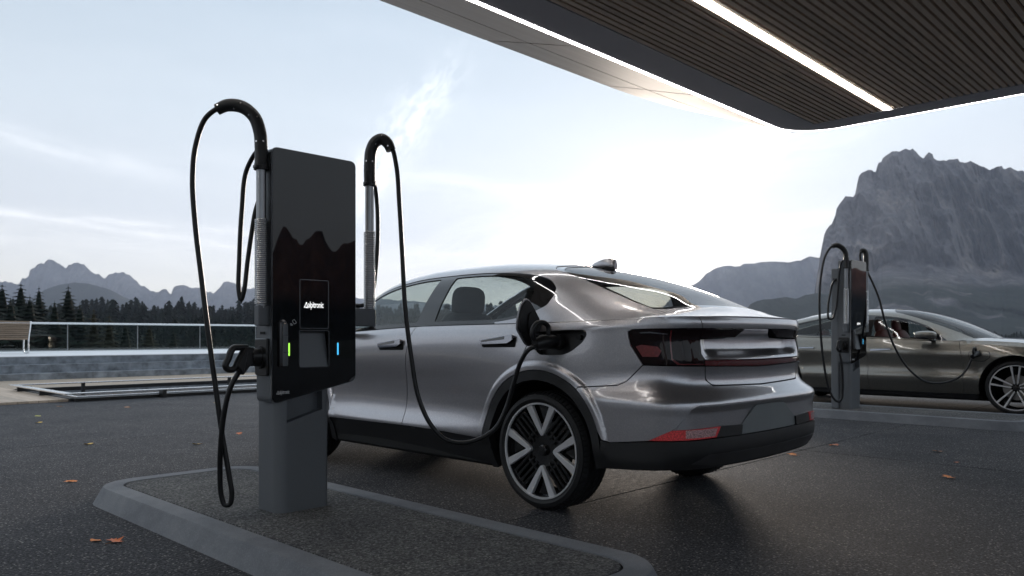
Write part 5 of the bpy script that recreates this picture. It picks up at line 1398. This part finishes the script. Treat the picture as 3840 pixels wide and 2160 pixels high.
def charger(label,loc,rz,spine):
    ch=thing('charging_station',label,'charger',(loc[0],loc[1],.0985),rz,'ev charging dispensers on the islands')
    z0=-.0985
    out=rnd([(0,.685+z0),(.52,.790+z0),(.52,2.036+z0),(0,2.036+z0)],.036,6)
    bay=rnd([(.157,.873+z0),(.343,.873+z0),(.343,1.073+z0),(.157,1.073+z0)],.012,4)
    # housing
    hp=inset(out,.004)
    hb=MB();hb.prism(hp,0,.150,0,lambda a,b,c:(a,.018+c,b));
    # open box behind the bay is simply set into the housing front
    body=panel('housing',plane_fn(.016),out,M['housing'],ch,holes=[bay],gap=0,holegap=0,rim=.152,sa=.1,sb=.1)[0]
    MB().prism(inset(out,.0015),.166,.170,.0,lambda a,b,c:(a,c,b)).ob('rear_cover',M['housing'],ch)
    panel('bezel',plane_fn(.004),out,M['bezel'],ch,holes=[inset(out,.006)],gap=-.0015,holegap=0,rim=.012,sa=.08,sb=.08)
    fp=panel('front_glass',plane_fn(.0),inset(out,.003),M['panel'],ch,holes=[bay],gap=0,holegap=0,rim=.008,sa=.1,sb=.1)[0]
    # screen outline and payment bay
    scr=rnd([(.160,1.084+z0),(.340,1.084+z0),(.340,1.349+z0),(.160,1.349+z0)],.010,4)
    panel('screen_bezel',plane_fn(-.0012),scr,M['bezel'],ch,holes=[inset(scr,.0028)],gap=-.001,holegap=0,rim=.001,sa=.05,sb=.05)
    panel('screen',plane_fn(-.0006),inset(scr,.003),M['panel'],ch,gap=0,rim=0,sa=.1,sb=.1)
    bw=MB();B=bay if area2(bay)>0 else bay[::-1];n=len(B)
    bw.add([(x,.0,z) for x,z in B]+[(x,.045,z) for x,z in B],[(k,k+n,(k+1)%n+n,(k+1)%n) for k in range(n)]);bw.ob('bay_wall',M['clad'],ch)
    bb=MB();bb.add([(.150,.006,.868+z0),(.350,.006,.868+z0),(.350,.046,1.08+z0),(.150,.046,1.08+z0)],[(0,1,2,3)]);bb.ob('payment_bay',M['pedestal'],ch)
    panel('bay_trim',plane_fn(-.0008),bay,M['bezel'],ch,holes=[inset(bay,.0022)],gap=-.0012,holegap=0,rim=.002,sa=.05,sb=.05)
    # emergency handset like reader
    rd=MB();rd.prism(rrect(.036,.076,.882+z0,1.128+z0,[.004,.019,.019,.004],5),0,.020,.006,lambda a,b,c:(a,.001-c,b));r_=rd.ob('card_reader',M['satin'],ch,'angle')
    MB().prism(rrect(.048,.0775,.882+z0,1.112+z0,[.003,.014,.014,.003],5),0,.010,.004,lambda a,b,c:(a,-.018-c,b)).ob('reader_face',M['housing'],r_,'angle')
    for z in (.955,1.045): MB().box(.0475,.078,-.0292,-.0270,z+z0,z+z0+.003).ob('reader_line',M['bezel'],r_)
    for nm,x,mt in (('status_light',.0965,M['green']),('status_light',.3995,M['blue'])):
        MB().prism(rrect(x-.0042,x+.0042,.937+z0,1.006+z0,.0041,4),0,.002,.0,lambda a,b,c:(a,-c,b)).ob(nm,mt,ch)
    logo_mark(.030,fp,(.184,-.0018,1.196+z0),'whitelit');text_mesh('alpitronic',.097,'lettering',fp,(.210,-.0018,1.198+z0),'whitelit')
    logo_mark(.0185,fp,(.022,-.0015,.736+z0));text_mesh('alpitronic',.060,'lettering',fp,(.0385,-.0015,.7365+z0))
    # contactless symbol
    cs=MB();c=(.127,1.119+z0);a=R(38)
    q=[(-.0075,-.011),(.0075,-.011),(.0075,.011),(-.0075,.011)];q=[(c[0]+x*math.cos(a)-y*math.sin(a),c[1]+x*math.sin(a)+y*math.cos(a)) for x,y in q]
    q=rnd(q,.003,2)
    for k in range(len(q)):
        p,r2=q[k],q[(k+1)%len(q)];d=np.array(r2)-p;L=np.linalg.norm(d)+1e-9;nn=np.array((-d[1],d[0]))/L*.0013
        cs.add([(p[0]-nn[0],-.0016,p[1]-nn[1]),(r2[0]-nn[0],-.0016,r2[1]-nn[1]),(r2[0]+nn[0],-.0016,r2[1]+nn[1]),(p[0]+nn[0],-.0016,p[1]+nn[1])],[(0,1,2,3)])
    for rr in (.004,.008,.012):
        A_=[R(t) for t in np.linspace(8,95,7)];o=(.104,1.097+z0)
        for k in range(6):
            cs.add([(o[0]+(rr+w)*math.cos(t),-.0016,o[1]+(rr+w)*math.sin(t)) for t,w in ((A_[k],0),(A_[k],.0023),(A_[k+1],.0023),(A_[k+1],0))],[(0,1,2,3)])
    tag(cs.ob('contactless_symbol',M['white'],ch),kind='stuff')
    # pedestal with hand recess
    f,L,off=ped_fn(.042,.352,.016,.225,.055)
    slot=[(.093+off,.579+z0),(.308+off,.639+z0),(.308+off,.752+z0),(.093+off,.700+z0)]
    panel('pedestal',f,[(0,0),(L,0),(L,.70),(0,.70)],M['pedestal'],ch,holes=[slot],gap=0,holegap=0,rim=.03,sa=.012,sb=.06)
    MB().box(.05,.345,.07,.22,.0,.68).ob('pedestal_core',M['liner'],ch)
    sl_=MB();S=[(x-off,z) for x,z in slot];sl_.add([(x,.016,z) for x,z in S]+[(x,.066,z) for x,z in S],[(k,k+4,(k+1)%4+4,(k+1)%4) for k in range(4)]+[(4,5,6,7)]);sl_.ob('hand_recess',M['housing'],ch)
    MB().box(.05,.345,.215,.224,0,.68).ob('pedestal_back',M['pedestal'],ch)
    # side: holster and service slot
    MB().prism(rrect(.030,.162,.832+z0,1.030+z0,.014,4),0,.016,.005,lambda a,b,c:(-c,a,b)).ob('holster_plate',M['blackplastic'],ch,'angle')
    MB().box(-.004,.001,.075,.125,1.052+z0,1.066+z0,.001).ob('service_slot',M['liner'],ch)
    hs=MB();hs.tube([(-.014,.098,.930+z0),(-.030,.098,.930+z0),(-.030,.098,.930+z0),(-.075,.098,.930+z0)],[.062,.060,.050,.046],20);hs.ob('holster_socket',M['blackplastic'],ch,'angle')
    if spine:
        MB().box(.0,.42,.168,.262,0,1.93+z0,.008).ob('rear_column',M['pedestal'],ch)
        MB().box(-.012,.001,.185,.235,1.76+z0,1.80+z0,.003).ob('cable_gland',M['blackplastic'],ch)
    for y,z in ((.06,1.10),(.11,1.10),(.06,1.165),(.11,1.165)):
        MB().tube([(.001,y,z+z0+.05),(-.002,y,z+z0+.05)],.004,8).ob('screw',M['steel'],ch)
    # swivelling poles
    for x in (-.035,.652):
        br=MB()
        if x<0: br.box(-.062,.004,.028,.080,1.096+z0,1.205+z0,.006)
        else: br.box(.505,.680,.024,.078,1.098+z0,1.203+z0,.006)
        br.ob('pole_bracket',M['housing'],ch)
        MB().tube([(x,.053,1.19+z0),(x,.053,1.97+z0)],.0255,20).ob('pole',M['alu'],ch,'angle')
        n=43;pts=[(x+.0300*math.cos(t),.053+.0300*math.sin(t),1.208+z0+.0104*t/6.2832) for t in [2*math.pi*k/18 for k in range(18*n)]]
        MB().tube(pts,.0046,6).ob('spring',M['steel'],ch,True)
    return ch
def hose(ch,pts,r=.0135,name='charging_cable',k=7,mt=None):
    L=ch.location;c,s=math.cos(-ch.rotation_euler[2]),math.sin(-ch.rotation_euler[2])
    P=[((p[0]-L.x)*c-(p[1]-L.y)*s,(p[0]-L.x)*s+(p[1]-L.y)*c,p[2]-L.z) for p in pts]
    return MB().tube(spline(P,k),r,14).ob(name,mt or M['rubber'],ch,True)
def cover(ch,pts,screws,bulge=True,face=(-.6,-.8)):
    L=ch.location
    P=spline([(p[0]-L.x,p[1]-L.y,p[2]-L.z) for p in pts],8);n=len(P)
    r=[.0335]*n
    for i in range(n):
        t=i/(n-1)
        if i<2: r[i]=.036
        if t>.80: r[i]=.0335-.004*sst(np.array(t),.8,1.0)
    cv=MB().tube(P,r,20).ob('hose_cover',M['coverplastic'],ch,'angle')
    cv.data.shade_smooth();cv.data.set_sharp_from_angle(angle=R(60))
    for (t,side) in screws:
        i=int(t*(n-1));T_=Vector(P[min(i+1,n-1)]-P[max(i-1,0)]).normalized();up=Vector((face[0],face[1],0));nrm=(up-T_*up.dot(T_)).normalized();w=T_.cross(nrm)
        d=(nrm*math.cos(side)+w*math.sin(side));c=Vector(P[i])+d*.0325
        MB().tube([c,c+d*.0025],.0048,10).ob('screw',M['steel'],cv,'angle')
    return cv
def clamp(ch,c):
    L=ch.location;x,y,z=c[0]-L.x,c[1]-L.y,c[2]-L.z
    o=MB().lathe([(.034,-.012),(.038,-.010),(.038,.010),(.034,.012)],24,lambda a,b,h:(x+a,y+b,z+h)).box(x-.047,x-.034,y-.03,y+.0,z-.008,z+.008,.002).ob('clamp_ring',M['blackplastic'],ch,'angle')
def gun(ch,base,d,drop,name='plug'):
    """connector: base on the socket, d outward unit (x,y), drop = direction the cable leaves"""
    L=ch.location;bx,by,bz_=base[0]-L.x,base[1]-L.y,base[2]-L.z
    f=lambda a,b,c:(bx+d[0]*a-d[1]*c,by+d[1]*a+d[0]*c,bz_+b)
    g=MB()
    body=rnd([(-.005,.046),(.030,.050),(.044,.050),(.076,.0),(.100,-.045),(.062,-.098),(.02,-.045),(-.005,-.042)],.012,3)
    g.prism(body if area2(body)>0 else body[::-1],-.026,.026,.008,f);o=g.ob(name,M['blackplastic'],ch,'angle')
    lo=[(.030,.046),(.070,.048),(.104,.046),(.116,.034),(.134,-.010),(.148,-.040),(.142,-.058),(.122,-.066),(.098,-.056),(.080,-.02),(.055,.02)]
    P=[f(a,b,0) for a,b in lo]+[f(lo[0][0],lo[0][1],0)]
    MB().tube(spline(P,4),.0175,10).ob('grip',M['blackplastic'],o,True)
    MB().tube([f(-.055,0,0),f(.0,0,0),f(.012,0,0)],[.044,.044,.036],20).ob('plug_nose',M['blackplastic'],o,'angle')
    return o
near=charger('tall slim grey charging dispenser with black glass front standing on the near island',(2.064,3.755),0,False)
lc=[(2.029,3.809,1.93),(2.029,3.809,2.035),(2.024,3.814,2.115),(2.003,3.836,2.195),(1.960,3.880,2.245),(1.905,3.937,2.254),(1.868,3.975,2.232)]
cover(near,lc,[(.02,.5),(.02,-.6),(.25,.5),(.25,-.6),(.50,.4),(.58,-.5),(.72,.3),(.78,-.8),(.97,.3)])
clamp(near,(2.029,3.809,1.925))
hose(near,[(1.905,3.937,2.254),(1.868,3.975,2.236),(1.828,4.017,2.19),(1.790,4.056,2.045),(1.778,4.068,1.868),(1.787,4.058,1.638),(1.811,4.034,1.346),(1.838,4.006,1.033),(1.864,3.980,.762),(1.888,3.954,.511),(1.913,3.929,.302),(1.922,3.920,.205),(1.914,3.928,.158),(1.897,3.946,.155),(1.884,3.958,.200),(1.872,3.950,.320),(1.866,3.930,.469),(1.872,3.905,.636),(1.895,3.880,.775),(1.935,3.860,.862)])
gun(near,(2.000,3.845,.935),(-1,0),0)
hose(near,[(2.029,3.809,2.03),(2.045,3.850,2.035),(2.048,3.910,2.02),(2.028,3.968,1.933),(2.011,3.986,1.719),(2.002,3.996,1.461),(1.998,3.992,1.279),(2.004,3.982,1.235),(2.014,3.970,1.279),(2.028,3.955,1.44),(2.042,3.935,1.60),(2.056,3.918,1.72),(2.070,3.905,1.78)],.0125,'feed_cable')
rc=[(2.716,3.806,1.93),(2.716,3.806,2.06),(2.722,3.800,2.135),(2.740,3.780,2.185),(2.766,3.754,2.200),(2.790,3.730,2.175),(2.803,3.716,2.135)]
cover(near,rc,[(.02,.5),(.02,-.6),(.3,.5),(.3,-.6),(.6,.4),(.75,-.5),(.95,.3)])
clamp(near,(2.716,3.806,1.935))
hose(near,[(2.790,3.730,2.175),(2.806,3.713,2.15),(2.824,3.694,2.05),(2.838,3.680,1.803),(2.849,3.668,1.523),(2.862,3.655,1.196),(2.887,3.630,.915),(2.916,3.600,.682),(2.968,3.546,.518),(3.025,3.487,.436),(3.082,3.429,.415),(3.147,3.362,.429),(3.225,3.278,.495),(3.268,3.228,.612),(3.290,3.180,.775),(3.298,3.130,.900),(3.315,3.085,.965),(3.345,3.055,.985)])
hose(near,[(2.716,3.806,2.03),(2.745,3.835,2.02),(2.768,3.835,1.96),(2.775,3.817,1.84),(2.778,3.813,1.622),(2.770,3.822,1.433),(2.759,3.834,1.315),(2.735,3.856,1.238),(2.700,3.885,1.222),(2.62,3.900,1.24),(2.575,3.90,1.25)],.0125,'feed_cable')
# plug seated in the car's port, grip upwards
L=near.location
pg=MB()
pts=[(3.50,3.03,1.01),(3.43,3.035,1.01),(3.38,3.045,1.005),(3.335,3.055,.992)]
pg.tube([(p[0]-L.x,p[1]-L.y,p[2]-L.z) for p in pts],[.040,.041,.043,.034],20);po_=pg.ob('plug',M['blackplastic'],near,'angle')
lp=[(3.43,3.035,1.045),(3.425,3.035,1.10),(3.40,3.038,1.118),(3.345,3.045,1.118),(3.318,3.05,1.095),(3.312,3.055,1.05),(3.330,3.055,1.020)]
MB().tube(spline([(p[0]-L.x,p[1]-L.y,p[2]-L.z) for p in lp],5),.0150,10).ob('grip',M['blackplastic'],po_,True)
far=charger('slim grey charging dispenser with black glass front beside the olive coupe on the far island',(10.30,3.90),0,True)
dx,dy=.093,.073
fc=[(10.172,3.881,1.93),(10.172,3.881,2.064),(10.160,3.893,2.145),(10.130,3.925,2.195),(10.085,3.970,2.220),(10.050,4.008,2.205)]
cover(far,[(a+dx,b+dy,c) for a,b,c in fc],[(.02,.5),(.3,.5)])
clamp(far,(10.265,3.954,1.93))
hose(far,[(a+dx,b+dy,c) for a,b,c in [(10.085,3.970,2.220),(10.045,4.012,2.205),(9.990,4.068,2.10),(9.948,4.112,1.841),(9.933,4.128,1.55),(9.939,4.122,1.193),(9.967,4.093,.746),(10.006,4.053,.434),(10.045,4.013,.277),(10.085,3.972,.205),(10.110,3.947,.198),(10.125,3.92,.235),(10.130,3.91,.344),(10.115,3.905,.545),(10.09,3.91,.724),(10.075,3.925,.83)]],.0145)
gun(far,(10.236,3.998,.935),(-1,0),0)
hose(far,[(10.265,3.954,2.03),(10.262,4.00,2.02),(10.252,4.03,1.90),(10.235,4.05,1.6),(10.215,4.07,1.38),(10.185,4.10,1.27),(10.155,4.13,1.27),(10.15,4.14,1.40),(10.19,4.13,1.60),(10.25,4.12,1.74),(10.295,4.11,1.78)],.0135,'feed_cable')
fr=[(10.952,3.951,1.93),(10.952,3.951,2.10),(10.948,3.955,2.165),(10.935,3.968,2.20),(10.915,3.988,2.205),(10.900,4.003,2.185)]
cover(far,fr,[(.02,.5)]);clamp(far,(10.952,3.951,1.935))
hose(far,[(10.915,3.988,2.205),(10.898,4.005,2.18),(10.91,4.01,2.08),(10.955,3.96,1.96),(10.986,3.915,1.85),(11.06,3.829,1.581),(11.118,3.77,1.273),(11.192,3.693,.965),(11.291,3.591,.705),(11.39,3.49,.539),(11.505,3.371,.433),(11.621,3.252,.409),(11.753,3.116,.445),(11.840,3.02,.516),(11.880,2.95,.634),(11.885,2.91,.74)],.0145)
L=far.location
pg=MB();pg.tube([(12.04-L.x,2.875-L.y,.805-L.z),(11.96-L.x,2.88-L.y,.80-L.z),(11.89-L.x,2.90-L.y,.765-L.z)],[.045,.046,.03],18);po_=pg.ob('plug',M['blackplastic'],far,'angle')
MB().tube(spline([(11.97-L.x,2.88-L.y,.83-L.z),(11.95-L.x,2.88-L.y,.875-L.z),(11.90-L.x,2.885-L.y,.885-L.z),(11.875-L.x,2.89-L.y,.85-L.z),(11.89-L.x,2.89-L.y,.80-L.z)],5),.015,10).ob('grip',M['blackplastic'],po_,True)
# flap outline on the coupe's wing
panel('charge_flap',lowB,rnd([(2.35,.83),(2.48,.85),(2.61,.84),(2.62,.76),(2.54,.70),(2.36,.71)],.03,3),M['liner'],car2,side=-1,off=.0008,rim=0,gap=0,sa=.05,sb=.05,holes=[rnd([(2.355,.825),(2.48,.845),(2.603,.835),(2.613,.762),(2.537,.706),(2.365,.716)],.028,3)])
# ------------------------------------------------------------------ fallen leaves
def leaf_mesh(kind,seed):
    rg=np.random.default_rng(seed);V=[];F=[]
    if kind=='maple':
        A_=[(0,-.05),(.10,-.12),(.34,-.20),(.30,-.04),(.60,.05),(.42,.14),(.70,.42),(.40,.36),(.36,.52),(.22,.42),(.06,.95),(-.10,.45),(-.28,.60),(-.30,.40),(-.62,.50),(-.44,.20),(-.62,.08),(-.30,-.02),(-.36,-.22),(-.10,-.12)]
    else:
        A_=[(.42*math.sin(t)*(1-.15*math.cos(t)),.25-.62*math.cos(t)*1.0) for t in np.linspace(0.15,6.13,16)]
    n=len(A_);cu=rg.uniform(.15,.5);ph=rg.uniform(0,3)
    H=lambda x,y:cu*(x*x*.5+.35*abs(y)**2)+.06*math.sin(4*x+ph)+.05*math.sin(5*y+ph)
    V=[(x,y,H(x,y)) for x,y in A_]+[(x*.5,.15+(y-.15)*.5,H(x*.5,y*.5)*.6) for x,y in A_]+[(0,.15,0)]
    for k in range(n):
        k2=(k+1)%n;F+=[(k,k2,n+k2,n+k),(n+k,n+k2,2*n)]
    return V,F
LM={c:mat('leaf '+c,v,.6,var=.25,vscale=30) for c,v in dict(orange=(.80,.26,.05),yellow=(.80,.50,.07),brown=(.40,.18,.07),rust=(.68,.19,.06),green=(.46,.44,.10)).items()}
def leaf(px,py,size,kind,colr,lab,seed,z=0.0,rot_=0,tilt=0.):
    u=(px-1920)/2935;t=(1.04-z)*2935/(py-1262);x,y=C2S(u*t,t)
    V,F=leaf_mesh(kind,seed);mn=min(v[2] for v in V)
    me=mesh('fallen_leaf',[(a*size,b*size,(c-mn)*size) for a,b,c in V],F,LM[colr],None,True,loc=(x,y,z+.003),rz=rot_)
    me.rotation_euler=(tilt,0,rot_)
    MBs=MB().tube([(0,.0,.15*size*0),(0.02*size,-.25*size,.02*size),(.05*size,-.55*size,.05*size)],.0012,4);MBs.ob('stalk',LM['brown'],me)
    tag(me,lab,'leaf','fallen autumn leaves on the paving');return me
sz=.072
for i,a in enumerate([
 (227,1525,sz,'maple','brown','brown fallen leaf near the front edge of the wooden deck',.0,1.2),
 (146,1562,sz,'oval','green','dull green fallen leaf, the upper of the two near the deck front',.0,.3),
 (152,1585,sz,'oval','yellow','yellow curled leaf, the lower of the two near the deck front',.0,2.2),
 (481,1529,sz*1.1,'maple','brown','dark brown leaf lying before the steel framed pool',.0,.8),
 (340,1666,sz*1.1,'oval','yellow','yellow leaf left of the hanging cable loop on the open paving',.0,2.0),
 (745,1667,sz*1.0,'oval','yellow','yellow leaf just left of the hanging charging cable',.0,1.6),
 (899,1629,sz*.9,'maple','rust','pale orange leaf between the cable and the dispenser pedestal',.0,.2),
 (269,1806,sz*1.0,'maple','orange','bright orange leaf left of the island corner',.0,2.6),
 (365,2030,sz*.62,'oval','orange','round orange leaf touching the larger orange leaf beside the island kerb',.0,.5),
 (420,2036,sz*1.05,'maple','rust','larger orange maple leaf beside the island kerb in the left foreground',.0,-1.2),
 (815,1512,sz*.8,'oval','yellow','tiny yellow leaf behind the hanging cable loop',.0,1.1),
 (2981,1708,sz*1.1,'maple','orange','orange leaf close to the rear bumper of the grey car',.0,.4),
 (3131,1671,sz*1.1,'maple','rust','rust leaf between the grey car and the far island',.0,1.5),
 (3512,1694,sz*1.1,'maple','brown','brownish yellow leaf on the paving before the far island end',.0,2.3),
 (3566,1793,sz*1.1,'maple','orange','orange leaf nearest the right edge of the view',.0,.9),
 (3590,1735,sz*.5,'oval','rust','tiny rust leaf between two larger ones at the right',.0,.9),
 ]):
    leaf(a[0],a[1],a[2],a[3],a[4],a[5],100+i,a[6],a[7])
